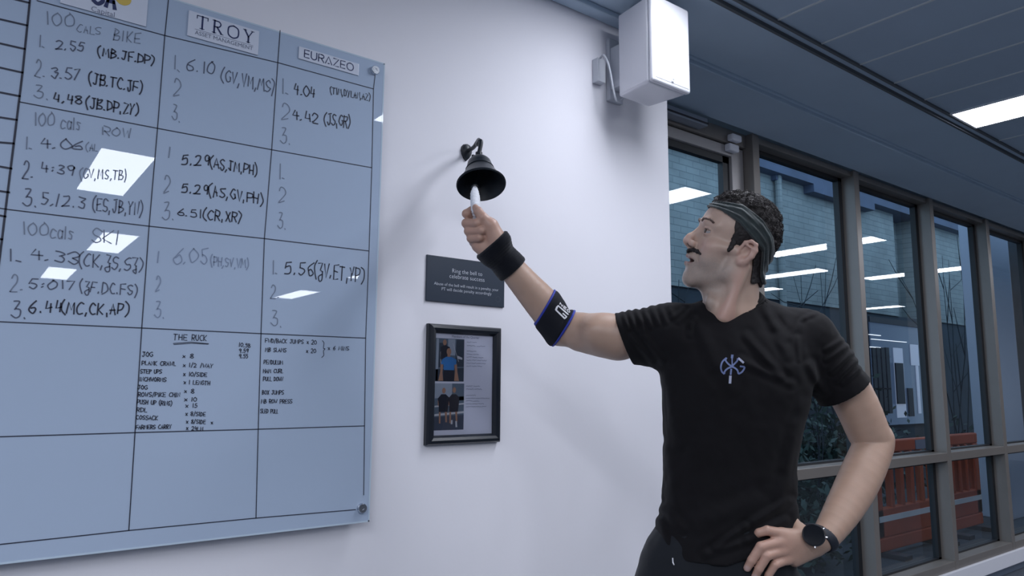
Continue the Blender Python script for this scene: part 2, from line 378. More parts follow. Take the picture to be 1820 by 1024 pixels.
# ------------------------------------------------------------------ stroke lettering (single-line glyphs drawn as flat ribbons)
G = {
'0': ('~3 10 0 7 0 3 3 0 6 3 6 7 3 10', 6), '1': ('1 10 1 0', 2), '2': ('~0 8 2 10 5 9 5 6 2 2 0 0;0 0 6 0', 6),
'3': ('~0 9 3 10 5 8 2 5;~2 5 5 4 5 1 3 0 0 1', 5), '4': ('1 10 0 4 5 4;4 8 4 0', 5), '5': ('5 10 1 10 1 6;~1 6 4 6 5 3 3 0 0 1', 5),
'6': ('~5 10 1 6 0 3 2 0 5 2 4 5 1 4', 5), '7': ('0 10 5 10 2 0', 5), '8': ('~3 5 0 8 3 10 5 8 3 5 0 2 3 0 6 2 3 5', 6), '9': ('~5 8 3 10 0 8 2 5 5 7 5 8;5 9 4 0', 5),
'A': ('0 0 3 10 6 0;1 4 5 4', 6), 'B': ('0 0 0 10;~0 10 5 9 4 6 0 5;~0 5 6 4 5 1 0 0', 6), 'C': ('~6 9 3 10 0 6 0 3 3 0 6 1', 6), 'D': ('0 0 0 10;~0 10 5 8 6 4 4 1 0 0', 6),
'E': ('6 10 0 10 0 0 6 0;0 5 5 5', 6), 'F': ('6 10 0 10 0 0;0 5 5 5', 6), 'G': ('~6 9 3 10 0 6 0 3 3 0 6 2;6 2 6 5 4 5', 6), 'H': ('0 0 0 10;6 0 6 10;0 5 6 5', 6),
'I': ('1 10 1 0', 2), 'J': ('1 10 6 10;~4 10 4 2 2 0 0 2', 6), 'K': ('0 0 0 10;6 10 0 4 6 0', 6), 'L': ('0 10 0 0 5 0', 5), 'M': ('0 0 1 10 4 3 7 10 8 0', 8),
'N': ('0 0 0 10 6 0 6 10', 6), 'O': ('~3 10 0 7 0 3 3 0 6 3 6 7 3 10', 6), 'P': ('0 0 0 10;~0 10 6 9 5 5 0 4', 6), 'R': ('0 0 0 10;~0 10 6 9 5 5 0 5;2 5 6 0', 6),
'S': ('~6 9 3 10 0 8 2 5 5 4 6 2 3 0 0 1', 6), 'T': ('0 10 7 10;3 10 3 0', 7), 'U': ('~0 10 0 3 3 0 6 3 6 10', 6), 'V': ('0 10 3 0 6 10', 6), 'W': ('0 10 2 0 4 7 6 0 8 10', 8),
'X': ('0 0 6 10;0 10 6 0', 6), 'Y': ('0 10 3 5 6 10;3 5 2 0', 6), 'Z': ('0 10 6 10 0 0 6 0', 6), 'x': ('0 0 5 6;0 6 5 0', 5),
'(': ('~3 12 0 8 0 3 3 -2', 3), ')': ('~0 12 3 8 3 3 0 -2', 3), '.': ('0 0 1 1', 2), ',': ('1 1 0 -2', 2), ':': ('0 2 1 3;0 6 1 7', 2), '/': ('0 -1 4 11', 4), ' ': ('', 5),
'c': ('~5 6 2 7 0 3 2 0 5 1', 5), 'a': ('~5 6 2 7 0 3 2 0 5 3;5 7 5 0', 5), 'l': ('1 11 1 0', 2), 's': ('~5 6 2 7 1 5 4 3 3 0 0 0', 5), '}': ('~0 12 3 10 2 6 5 5 2 4 3 0 0 -2', 5),
'z': ('0 10 5 10 2 5 5 4;~5 4 5 -2 2 -3 1 0 5 2', 5)}
def catmull(p, n=5):
    p = [np.array(a, float) for a in p]; o = []
    for i in range(len(p)-1):
        a, b, c, d = p[max(i-1, 0)], p[i], p[i+1], p[min(i+2, len(p)-1)]
        for k in range(n):
            t = k/n; o.append(.5*((2*b)+(c-a)*t+(2*a-5*b+4*c-d)*t*t+(3*b-a-3*c+d)*t**3))
    o.append(p[-1]); return o
def glyphs(text, jit=0.0, rg=None, gap=2.6):
    out = []; x = 0
    for ch in text:
        s, wd = G.get(ch, G.get(ch.upper(), G[' ']))
        for st in s.split(';'):
            if not st: continue
            sm = st[0] == '~'; q = [float(a) for a in st.lstrip('~').split()]
            pts = [(q[i], q[i+1]) for i in range(0, len(q), 2)]
            if jit: pts = [(a+rg.randn()*jit, b+rg.randn()*jit) for a, b in pts]
            if sm: pts = catmull(pts)
            out.append([(x+a, b) for a, b in pts])
        x += wd+gap
    return out, max(x-gap, 1)
def ribbon(mb, pts, wdt, nrm):
    """flat strip along a 3D polyline"""
    pts = [np.array(p, float) for p in pts]; n = len(pts); vs = []
    for i in range(n):
        t = pts[min(i+1, n-1)]-pts[max(i-1, 0)]; t /= np.linalg.norm(t)+1e-12
        s = np.cross(nrm, t); s /= np.linalg.norm(s)+1e-12
        e = pts[i]+(t*wdt*.35 if i == n-1 else (-t*wdt*.35 if i == 0 else 0))
        vs += [e+s*wdt/2, e-s*wdt/2]
    mb.add(vs, [(2*i+1, 2*i+3, 2*i+2, 2*i) for i in range(n-1)])
def write(mb, text, p0, p1, h, wdt, up, nrm, jit=.35, rg=None, gap=2.6):
    """text along p0->p1 (fitted), cap height h"""
    rg = rg or np.random.RandomState(abs(hash(text)) % 1000 if False else (sum(map(ord, text))*7) % 9973)
    st, W = glyphs(text, jit, rg, gap); p0 = np.array(p0, float); d = (np.array(p1, float)-p0)/W; u = np.array(up, float)*h/10
    for s in st: ribbon(mb, [p0+d*a+u*b for a, b in s], wdt, nrm)
NRM = np.array([0, -1., 0]); ZUP = np.array([0, 0, 1.])

FH = np.array([math.sin(YAW), math.cos(YAW), 0.0])
def Q(x, y, H):                         # the point seen at a pixel at horizontal distance H
    d = ray(x, y); return CAM+d*(H/(d@FH))
# ------------------------------------------------------------------ the glass scoreboard
BY = -.040                                   # front face of the glass
def B(x, y): return onY(x, y, BY-.0008)
bl, br_, bt, bb = -.62, .885, 2.240, .962
tl = onY(300, 0, BY); tr = onY(685, 110, BY); brc = onY(655, 930, BY); bl0 = onY(0, 1000, BY)
bx1 = (tr[0]+brc[0])/2; bz1 = (tl[2]+tr[2])/2; bz0 = (brc[2]+bl0[2])/2
board = thing('glass_writing_board', 'large pale blue glass scoreboard ruled into cells of handwritten workout times', 'board', (.1, BY, bz0))
m = MB(); m.box((bl, BY, bz0), (bx1, BY+.006, bz1)); m.build('glass_panel', MT['board'], board, .0015)
m = MB(); e = .0035
for a, b in (((bx1-e, bz0), (bx1+.0005, bz1)), ((bl, bz1-e), (bx1, bz1+.0005)), ((bl, bz0-.0005), (bx1, bz0+e))): m.box((a[0], BY-.0004, a[1]), (b[0], BY+.0064, b[1]))
m.build('polished_edge', MT['boardedge'], board)
for (px, py) in ((668, 124), (645, 904)):
    p = onY(px, py, BY-.01); s = MB(); s.lathe([(.0125, 0), (.0125, .008), (.011, .0105), (.004, .0105), (.0035, .009)], (p[0], BY, p[2]), (0, -1, 0), 24)
    s.lathe([(.008, 0), (.008, .036)], (p[0], BY+.0355, p[2]), (0, -1, 0), 16)
    s.build('standoff_bolt', MT['chrome'], board, smooth=True)
# ruled lines
LN = [((66, 1), (293, 63), (497, 112), (664, 158)), ((35, 181), (280, 228), (483, 266), (661, 298)), ((-20, 367), (12, 372), (265, 402), (470, 424), (656, 446)),
      ((-20, 571), (252, 583), (464, 593), (650, 601)), ((-20, 777), (240, 769), (459, 763), (648, 757)), ((-20, 970), (120, 955), (229, 943), (455, 921), (632, 906)),
      ((300, -6), (293, 63), (280, 228), (265, 402), (252, 583), (240, 769), (229, 943)), ((498, 54), (490, 165), (483, 266), (470, 424), (464, 593), (459, 763), (455, 921)),
      ((667, 132), (664, 158), (661, 298), (656, 446), (650, 601), (648, 757), (646.5, 880))]
m = MB()
for l in LN: ribbon(m, [B(*p) for p in l], .0021, NRM)
m.build('ruled_grid', MT['ink'], board)
m = MB()
ribbon(m, [B(*p) for p in ((54, -8), (40, 129), (24.5, 255), (12, 355), (3, 430), (-6, 500))], .004, NRM)
for (x0, y0), (x1, y1) in (((-9, -10), (51.5, 4.7)), ((0, 34), (48, 45)), ((0, 77), (44, 87)), ((0, 120), (40, 129)), ((0, 164), (35.6, 171)), ((0, 208.5), (30, 213)), ((0, 253), (24.5, 255)), ((0, 296), (20.5, 299.6)), ((0, 339.6), (16.4, 342)), ((0, 383), (10, 385)), ((0, 425), (4, 425.5))):
    q = B(x0, y0); r_ = B(x1, y1); ribbon(m, [q+(q-r_)*1.2, r_], .0040, NRM)
m.build('ladder_lines', MT['ink'], board)
# handwriting: (text, start, end of the baseline, height px, tone 0 faded .. 2 dark)
HW = {'bike_scores': [('100',80.5,44,130,50,24,0),('CALS',137,57,178,62,13,0),('BIKE',202,71,249,78,19,0),('1.',70,82,79,84,19,0),('2.55',99,87,148,92,17,1),('(MB.JF.DP)',174,99,273,115,16,2),
 ('2.',62,134.5,80,138,28,0),('3.57',91,138,140,142.5,19,1),('(JB.TC.JF)',158,148,252,165,19,2),('3.',61,173,86,176,24,0),('4.48',95,181,145,186,17,2),('(JB.DP,ZY)',153,191,245,204,18,2)],
 'row_scores': [('100',60,224,95,225.5,24,0),('cals',108,228,142,231.5,21,0),('ROW',183,240,233,244,15,0),('1.',46,264,57,264,20,0),('4.06',75,262,144,268,18,1),('(AL',153,268,173,270,13,0),
 ('2.',40,316.7,59,316.7,29,1),('4:39',72,306,131,311.5,17,1),('(GV,MS,TB)',142,317,224,320,17,0),('3.',41,365.5,65,366,32,1),('5.12.3',73.5,363,150,370,20,1),('(ES,JB,YN)',164,374,252,381.6,22,1)],
 'ski_scores': [('100',39,417.5,84,421,23,0),('cals',89.5,422.6,129,426,22,0),('SKI',162,429.5,210,434,24,0),('1.',17,462.6,39,464.7,19,1),('4.33',58,460,138,469,19,1),('(CK,zS,Sz)',140,472,252,482,22,1),
 ('2.',18,518,41,516.7,28,0),('5:017',52,513,131.6,515,16,1),('(zF.DC.FS)',141,518,243,525,18,1),('3.',20.5,564.5,46,564.5,31,1),('6.44',52,556,109,554,20,2),('(MC,CK,AP)',109,557,227,560,20,2)],
 'second_column_bike_scores': [('1.',310,121,320,128,22,0),('6.10',332,125,382,133,22,1),('(GV,VM,MS)',394,144,486,166,22,1),('2',307,169,320,171,30,0),('3.',306,211,320,216,28,0)],
 'second_column_row_scores': [('1',299,282,302,283,22,0),('5.29',323,292.7,371,294.5,18,2),('(AS,JM,PH)',374,298,456,311.5,18,2),('2',290,342,301,342,30,0),('5.29',323,342,369,346,16,2),('(AS,GV,PH)',371,347,466,363,18,2),
 ('3.',289,391,309,388.5,33,0),('6.51',316,383,357,387,13,2),('(CR,XR)',362,390,428,395,17,2)],
 'second_column_ski_scores': [('1',279,469,282,469,23,0),('6.05',309,469,367.5,469,27,0),('(PH,SV,VM)',374,472,441,477,16,0),('2',276,517,284,517,26,0),('3.',275,564,292,564,30,0)],
 'third_column_bike_scores': [('1.',502,164.5,513,167,24,0),('4.04',523,166,559,174,18,2),('(TIM,DYLAN,AZ)',587,166,657.5,178.6,11,2),('2',499,211,514,213,28,0),('4.42',522,211,565,220,17,2),('(JS,GR)',576.5,220,622,225,18,2),('3.',499,254,516,255,29,0)],
 'third_column_row_scores': [('1.',497,317,506,317,25,0),('2',494,359,507,359,26,0),('3.',494,405,508,406,29,0)],
 'third_column_ski_scores': [('1.',485,486,493,486,22,0),('5.56',506,487,556,489.5,22,2),('(zV.ET,YP)',558.7,491,645.7,501,24,2),('2.',481,530,497,530,22,0),('3.',482,578,500.6,580,28,0)]}
import re as _re
for nm, L in [(k, [e]) for k, v in HW.items() for e in v]:
    m = MB()
    for (t, x0, y0, x1, y1, h, tone) in L:
        m.mi = tone; p0, p1 = B(x0, y0), B(x1, y1)
        hh = np.linalg.norm(onY(x0, y0-h, BY)-onY(x0, y0, BY))
        write(m, t, p0, p1, hh, (.0022, .0025, .0029)[tone]*(1.0 if h > 14 else .8), ZUP, NRM, jit=.5)
    m.build('handwritten_rank' if _re.match(r'^[123]\.?$', t) else 'handwritten_initials' if t[0] == '(' else 'handwritten_title' if t[0].isalpha() or t == '100' else 'handwritten_time', [MT['ink_pale'] if 'ski' in nm and 'second' in nm else MT['ink_faded'], MT['ink_mid'], MT['ink']], board)
SM = {'ruck_workout': [('THE',308,604,332,605,10,2),('RUCK',341,605,366.6,606,10,2),('JOG',252.8,633.7,271,634,8,2),('x 8',324.6,635.8,344,636.4,7,2),('PLANK CRAWL',252.4,648.7,312,650,7,2),('x 1/2 /WAY',325.6,652,378,654,7,2),('STEP UPS',249.7,663.7,287,664,7,2),('x 10/SIDE',326,668,367.6,669.8,7,2),
 ('INCHWORMS',248,677.4,295,678.4,7,2),('x 1 LENGTH',326.6,682.5,373,684.6,7,2),('JOG',244.6,691.7,261.4,692.4,7,2),('x 8',327.6,698,345,699,7,2),('ROWS/PIKE CHIN',245.6,705,319.4,705.5,7.5,2),('x 10',328,713,349,713.5,7,2),('PUSH UP (RING)',244,718,305,721,7.5,2),('x 15',330,724,350,724.5,7,2),
 ('RDL',243,732,261,732.5,7,2),('x 8/SIDE',330,738.5,365,740,7,2),('COSSACK',242,745.5,280,746.5,7,2),('x 8/SIDE  x',331,752.5,378,754,7,2),('FARMERS CARRY',241.5,763,304,762,7,2),('x 24LM',331,764,361,766,7,2),('10.58',425,616,444.5,618,7,2),('9.59',425,627,441,627,7,2),('9.55',425,636.5,440,636.5,7,2)],
 'jumps_workout': [('FWD/BACK JUMPS',471.6,608.8,539,611,7,2),('x 20',545.5,611,562,612.5,7,2),('MB SLAMS',471.6,625,508.5,626,7,2),('x 20',544.5,627,561,627.5,7,2),('}',572,632,577,632,22,2),('x 6 MINS',583,622,620,623,7,2),('PENDULUM',469,647,502,648,7,2),('HAM CURL',468,663,503,663,7,2),('PULL DOWN',468,677,503,677,7,2),
 ('BOX JUMPS',466,701,504,701,7,2),('MB ROW PRESS',464,717,519,717,7,2),('SLED PULL',463,734,494,735,7,2)]}
for nm, (t, x0, y0, x1, y1, h, tone) in [(k, e) for k, v in SM.items() for e in v]:
    m = MB()
    if 1:
        p0, p1 = B(x0, y0), B(x1, y1); hh = np.linalg.norm(onY(x0, y0-h, BY)-onY(x0, y0, BY))
        write(m, t, p0, p1, hh, .0017, ZUP, NRM, jit=.3)
    if t == 'RUCK':
        ribbon(m, [B(308, 610.5), B(340, 608), B(371, 611)], .0014, NRM); ribbon(m, [B(309, 612.5), B(340, 610), B(370, 611.8)], .0014, NRM)
    m.build('handwritten_note', MT['ink'], board)

# ------------------------------------------------------------------ printed text helper (built-in sans)
def sans(text, p0, width, up=ZUP, nrm=NRM, right=None, height=None, off=0.0, center=False):
    cu = bpy.data.curves.new('t', 'FONT'); cu.body = text; cu.size = 1; cu.offset = off; cu.resolution_u = 3
    o = bpy.data.objects.new('t', cu); COL.objects.link(o)
    dg = bpy.context.evaluated_depsgraph_get(); me = bpy.data.meshes.new_from_object(o.evaluated_get(dg))
    vs = np.array([v.co[:] for v in me.vertices]); fs = [tuple(p.vertices) for p in me.polygons]
    bpy.data.objects.remove(o); bpy.data.curves.remove(cu); bpy.data.meshes.remove(me)
    x0, x1 = vs[:, 0].min(), vs[:, 0].max(); s = width/(x1-x0)
    sy = s if height is None else height/.73
    right = np.cross(-np.array(nrm), up) if right is None else np.array(right)
    p0 = np.array(p0, float)-(right*width/2 if center else 0)
    out = [p0+right*(a-x0)*s+np.array(up)*b*sy for a, b, _ in vs]
    return out, fs
# ------------------------------------------------------------------ logo cards on the board
def quad_card(name, label, px, ytop, mat_, grp, th=.0016):
    a, b = onY(px[0], ytop[0], BY-.003), onY(px[1], ytop[1], BY-.003)
    return a, b
def card(label, x0, x1, z0, z1):
    t = thing('logo_card', label, 'name card', ((x0+x1)/2, BY-.002, z0), 'sponsor name cards on the scoreboard')
    m = MB(); m.box((x0, BY-.0030, z0), (x1, BY-.0006, z1)); m.build('card', MT['card'], t, .0008)
    return t
yc = BY-.0034
def C2(x, y): return onY(x, y, yc)
# first card (top cut by the frame)
a, b, cc = C2(104, 5), C2(259, 47), C2(264, 0)
t = card('white laminated card with a yellow dot at the top of the first score column', C2(107, 0)[0], C2(262, 20)[0], (C2(104, 4)[2]+C2(259, 47)[2])/2, (C2(104, 4)[2]+C2(259, 47)[2])/2+.12)
m = MB(); h = .047; p = C2(166, 8); q = C2(204, 12); p[2] = q[2] = (p[2]+q[2])/2
m2 = MB()
for st in (('~6 9 3 10 0 8 2 5 5 4 6 2 3 0 0 1', 0), ('0 0 3 10 6 0;1 3 5 3', 8.5)):
    for s in st[0].split(';'):
        sm = s[0] == '~'; v = [float(k) for k in s.lstrip('~').split()]; pts = [(v[i], v[i+1]) for i in range(0, len(v), 2)]
        if sm: pts = catmull(pts)
        ribbon(m2, [p+(q-p)/14.5*(k+st[1])+ZUP*h/10*l for k, l in pts], .0085, NRM)
m2.build('navy_letters', MT['navy'], t)
p = C2(162, 19); m = MB(); v, f = sans('Capital', p, C2(204, 24)[0]-p[0]); m.add(v, f); m.build('small_print', MT['greyprint'], t)
m = MB(); q = C2(219, -3); m.lathe([(.0001, 0), (.0165, 0), (.0165, .0004)], (q[0], yc+.0002, q[2]), (0, -1, 0), 28); m.build('yellow_dot', MT['gold'], t)
# TROY card
x0, x1 = C2(335, 30)[0], C2(460, 75)[0]; z0 = (C2(333, 66)[2]+C2(459, 95)[2])/2; z1 = (C2(337, 20)[2]+C2(463, 54)[2])/2
t = card('white card with tall serif capitals above the second score column', x0, x1, z0, z1)
m = MB(); cw = x1-x0; ch = z1-z0
def serif(mb, strokes, ox, sc_, base):
    for k, (wd, pts) in enumerate(strokes):
        ribbon(mb, [np.array([ox+a*sc_, yc, base+b*sc_]) for a, b in pts], wd*sc_, NRM)
SER = {'T': ([(1.3, [(4, 0), (4, 10)]), (.6, [(0, 9.8), (8, 9.8)]), (.6, [(.1, 9.8), (.1, 7.6)]), (.6, [(7.9, 9.8), (7.9, 7.6)]), (.5, [(2.4, .2), (5.6, .2)])], 8),
 'R': ([(1.3, [(1.6, 0), (1.6, 10)]), (.5, [(.2, .2), (3, .2)]), (.5, [(.2, 9.8), (3, 9.8)]), (.9, catmull([(1.6, 9.8), (5, 9.6), (6.3, 7.6), (5, 5.4), (1.6, 5)])), (1.2, [(3.6, 5), (7, .4)]), (.5, [(6.2, .2), (8.4, .2)])], 8.2),
 'O': ([(1.0, catmull([(4.5, 9.9), (1.2, 8.3), (.5, 5), (1.2, 1.7), (4.5, .1), (7.8, 1.7), (8.5, 5), (7.8, 8.3), (4.5, 9.9)]))], 9),
 'Y': ([(1.3, [(4, 0), (4, 4.8)]), (1.2, [(4, 4.6), (1, 9.8)]), (.7, [(4, 4.6), (7, 9.8)]), (.5, [(-.2, 9.8), (2.4, 9.8)]), (.5, [(5.8, 9.8), (8.2, 9.8)]), (.5, [(2.6, .2), (5.4, .2)])], 8)}
ox = C2(349, 52)[0]; ex = C2(450, 80)[0]; tot = sum(SER[k][1] for k in 'TROY')+3*3.2; s_ = (ex-ox)/tot; base = z0+ch*.40; hz = ch*.50/10
for k in 'TROY':
    for wd, pts in SER[k][0]: ribbon(m, [np.array([ox+a_*s_, yc, base+b_*hz]) for a_, b_ in pts], wd*s_*1.05, NRM)
    ox += (SER[k][1]+3.2)*s_
m.build('navy_letters', MT['navy'], t)
m = MB(); ribbon(m, [(C2(346, 56)[0], yc, z0+ch*.33), (ex, yc, z0+ch*.33)], .0009, NRM)
v, f = sans('ASSET MANAGEMENT', (C2(346, 62)[0], yc, z0+ch*.13), ex-C2(346, 62)[0]); m.add(v, f); m.build('small_print', MT['greyprint'], t)
# EURAZEO card
x0, x1 = C2(531, 95)[0], C2(638, 122)[0]; z0 = (C2(531, 106)[2]+C2(637, 132)[2])/2; z1 = (C2(533, 84)[2]+C2(639, 112)[2])/2
t = card('narrow white card with a navy sans name above the third score column', x0, x1, z0, z1)
m = MB(); L = [('E', '6 10 0 10 0 0 6 0;0 5 5.5 5', 6), ('U', '~0 10 0 3.5 1 1 3.5 0 6 1 7 3.5 7 10', 7), ('R', '0 0 0 10 4 10;~4 10 6.5 9 6.5 6.3 4 5;4 5 0 5;3.5 5 7 0', 7), ('A', '-.5 0 3.6 10 8 0;3 .6 4.6 .6', 7.6), ('Z', '0 10 7 10 0 0 7 0', 7), ('E', '6 10 0 10 0 0 6 0;0 5 5.5 5', 6), ('O', '~4.5 10 1.3 8.7 0 5 1.3 1.3 4.5 0 7.7 1.3 9 5 7.7 8.7 4.5 10', 9)]
ox = C2(541, 103)[0]; ex = C2(628, 125)[0]; tot = sum(l[2] for l in L)+6*2.6; s_ = (ex-ox)/tot; base = z0+(z1-z0)*.24; hz = (z1-z0)*.60/10
for _, st, wd in L:
    for s in st.split(';'):
        sm = s[0] == '~'; v = [float(k) for k in s.lstrip('~').split()]; pts = [(v[i], v[i+1]) for i in range(0, len(v), 2)]
        if sm: pts = catmull(pts)
        ribbon(m, [np.array([ox+a_*s_, yc, base+b_*hz]) for a_, b_ in pts], .0029, NRM)
    ox += (wd+2.6)*s_
m.build('navy_letters', MT['navy'], t)

# ------------------------------------------------------------------ bell sign
SY = -.006
p00 = onY(758.5, 452, SY); p01 = onY(757.7, 535.5, SY); p11 = onY(896.2, 545.8, SY)
sx0, sx1, sz0, sz1 = (p00[0]+p01[0])/2, p11[0], (p01[2]+p11[2])/2, p00[2]
t = thing('wall_sign', 'dark slate plastic sign about ringing the bell, between the bell and the framed poster', 'sign', ((sx0+sx1)/2, 0, sz0))
m = MB(); m.box((sx0, SY, sz0), (sx1, -.0002, sz1)); m.build('plate', MT['sign'], t, .0012)
yt = SY-.0006
def S(x, y): return onY(x, y, yt)
m = MB()
for txt, a, b, hgt in (('Ring the bell to', (804, 484.5), (857, 491), 9), ('celebrate success', (799, 494), (861, 501), 9), ('Abuse of the bell will result in a penalty, your', (771.5, 507), (886, 517), 6), ('PT will decide penalty accordingly', (785, 516), (873.5, 525), 6)):
    q0, q1 = S(*a), S(*b); z = (q0[2]+q1[2])/2
    v, f = sans(txt, (q0[0], yt, z), q1[0]-q0[0], off=-.012); m.add(v, f)
m.build('white_lettering', MT['signtext'], t)
m = MB(); q = S(885, 532); hexa = [q+np.array([.0095*math.cos(k*math.pi/3+.5), 0, .0095*math.sin(k*math.pi/3+.5)]) for k in range(7)]; ribbon(m, hexa, .0012, NRM)
m.build('emblem', MT['signdim'], t)

# ------------------------------------------------------------------ framed poster
FYY = -.024
q = [onY(765.6, 575.1, FYY), onY(893.9, 582.5, FYY), onY(760, 792.5, FYY), onY(891.4, 786, FYY)]
fx0, fx1, fz0, fz1 = (q[0][0]+q[2][0])/2, (q[1][0]+q[3][0])/2, (q[2][2]+q[3][2])/2, (q[0][2]+q[1][2])/2
pf = thing('framed_poster', 'black framed poster with two small gym photos, hung below the bell sign', 'framed poster', ((fx0+fx1)/2, 0, fz0))
m = MB(); W_ = .026
prof = [(0, 0), (0, -.014), (.004, -.021), (.012, -.024), (.020, -.021), (W_, -.012), (W_, -.006)]   # inset, y
ring = []
for ins, yy in prof: ring.append([(fx0+ins, yy, fz0+ins), (fx1-ins, yy, fz0+ins), (fx1-ins, yy, fz1-ins), (fx0+ins, yy, fz1-ins)])
vs_ = [v for r_ in ring for v in r_]; fs_ = []
for i in range(len(ring)-1):
    for k in range(4): k2 = (k+1) % 4; fs_.append((i*4+k, i*4+k2, (i+1)*4+k2, (i+1)*4+k))
m.add(vs_, fs_); m.build('frame', MT['framewood'], pf)
ix0, ix1, iz0, iz1 = fx0+W_-.002, fx1-W_+.002, fz0+W_-.002, fz1-W_+.002
MB().box((ix0, -.008, iz0), (ix1, -.004, iz1)).build('paper', MT['paper'], pf)
yp = -.0084; iw, ih = ix1-ix0, iz1-iz0
def U(u, v, d=0): return np.array([ix0+u*iw, yp-d*.00015, iz1-v*ih])
def blob(mb, cx, cy, rx, ry, d, n=16): mb.add([U(cx+rx*math.cos(k*2*math.pi/n), cy+ry*math.sin(k*2*math.pi/n), d) for k in range(n)], [tuple(range(n))])
def poly(mb, pts, d): mb.add([U(a, b, d) for a, b in pts], [tuple(range(len(pts)))])
PC = {k: mat('poster_'+k, v, .6) for k, v in dict(dark=(.035, .055, .09), mid=(.12, .17, .24), light=(.36, .42, .52), skin=(.42, .24, .17), blue=(.04, .22, .55), navy=(.012, .016, .035), white=(.6, .63, .7), floor=(.06, .08, .13)).items()}
keys = list(PC); mats_ = [PC[k] for k in keys]
ph = MB()
def K(k): ph.mi = keys.index(k)
K('mid'); poly(ph, [(.02, .055), (.49, .055), (.49, .475), (.02, .475)], 1)
K('light'); poly(ph, [(.22, .06), (.34, .06), (.34, .22), (.22, .22)], 2); poly(ph, [(.03, .06), (.07, .06), (.06, .47), (.03, .47)], 2)
K('dark'); poly(ph, [(.36, .06), (.49, .06), (.49, .33), (.34, .33)], 2); poly(ph, [(.08, .10), (.20, .10), (.22, .34), (.07, .34)], 2); poly(ph, [(.02, .36), (.49, .34), (.49, .475), (.02, .475)], 2)
K('white'); poly(ph, [(.38, .22), (.46, .24), (.46, .26), (.38, .25)], 3); ribbon(ph, [U(.30, .1, 3), U(.40, .28, 3)], .0012, NRM); ribbon(ph, [U(.10, .19, 3), U(.11, .34, 3)], .002, NRM)
K('skin'); blob(ph, .165, .095, .03, .03, 3)
K('navy'); poly(ph, [(.10, .14), (.17, .12), (.25, .14), (.26, .26), (.10, .26)], 3)
K('skin'); blob(ph, .235, .185, .038, .036, 5); poly(ph, [(.10, .30), (.145, .30), (.135, .39), (.15, .47), (.07, .47), (.10, .38)], 5); poly(ph, [(.33, .30), (.37, .30), (.38, .38), (.41, .47), (.33, .47), (.34, .38)], 5); poly(ph, [(.215, .20), (.255, .20), (.26, .24), (.21, .24)], 4)
K('blue'); poly(ph, [(.19, .235), (.28, .235), (.36, .26), (.36, .31), (.325, .31), (.325, .365), (.155, .365), (.15, .31), (.105, .31), (.13, .26)], 6)
K('navy'); poly(ph, [(.155, .365), (.325, .365), (.33, .475), (.15, .475)], 6)
K('light'); poly(ph, [(.02, .495), (.50, .495), (.50, .945), (.02, .945)], 1)
K('mid'); poly(ph, [(.02, .64), (.50, .62), (.50, .80), (.02, .82)], 2); poly(ph, [(.30, .495), (.50, .495), (.50, .66), (.30, .66)], 2)
K('floor'); poly(ph, [(.02, .82), (.50, .80), (.50, .945), (.02, .945)], 3)
K('white'); poly(ph, [(.02, .79), (.50, .765), (.50, .785), (.02, .81)], 4); poly(ph, [(.02, .71), (.50, .685), (.50, .70), (.02, .725)], 3)
for cx, sh in ((.165, 0), (.335, -.012)):
    K('skin'); blob(ph, cx, .565+sh*.5, .028, .028, 6); poly(ph, [(cx-.075, .76), (cx-.045, .76), (cx-.045, .88), (cx-.07, .88)], 5); poly(ph, [(cx+.02, .76), (cx+.055, .76), (cx+.06, .87), (cx+.035, .87)], 5); poly(ph, [(cx-.095, .66), (cx-.07, .66), (cx-.06, .71), (cx-.09, .71)], 5)
    K('navy'); poly(ph, [(cx-.04, .60), (cx+.03, .60), (cx+.085, .63), (cx+.08, .69), (cx+.065, .77), (cx-.075, .77), (cx-.08, .69), (cx-.095, .64)], 7)
K('white'); poly(ph, [(.29, .85), (.315, .85), (.315, .89), (.285, .89)], 8); poly(ph, [(.36, .86), (.385, .86), (.395, .92), (.365, .92)], 8)
ph.build('printed_photos', mats_, pf)
m = MB()
v, f = sans('Members of the Quarter', U(.28, .042, 2), .47*iw); m.add(v, f)
rgp = np.random.RandomState(3)
for v0, w_, gg in ((.085, .18, 2), (.12, .34, 2), (.175, .19, 1), (.205, .22, 2), (.235, .30, 3), (.265, .36, 4), (.295, .34, 4), (.325, .28, 3), (.525, .25, 2), (.555, .29, 2), (.615, .19, 1), (.645, .42, 5), (.672, .24, 2), (.70, .32, 3), (.728, .36, 4)):
    wd = w_/gg
    for i in range(gg):
        pts = [U(.535+i*wd+k*wd*.86/9, v0-.005+rgp.rand()*.009-.004, 2) for k in range(10)]; ribbon(m, pts, .0011, NRM)
m.build('printed_text', MT['posterink'], pf)
MB().add([(ix0, -.0115, iz0), (ix1, -.0115, iz0), (ix1, -.0115, iz1), (ix0, -.0115, iz1)], [(0, 1, 2, 3)]).build('glazing', pane_mat('frame_glazing', (.97, .97, .98), 1.4), pf)

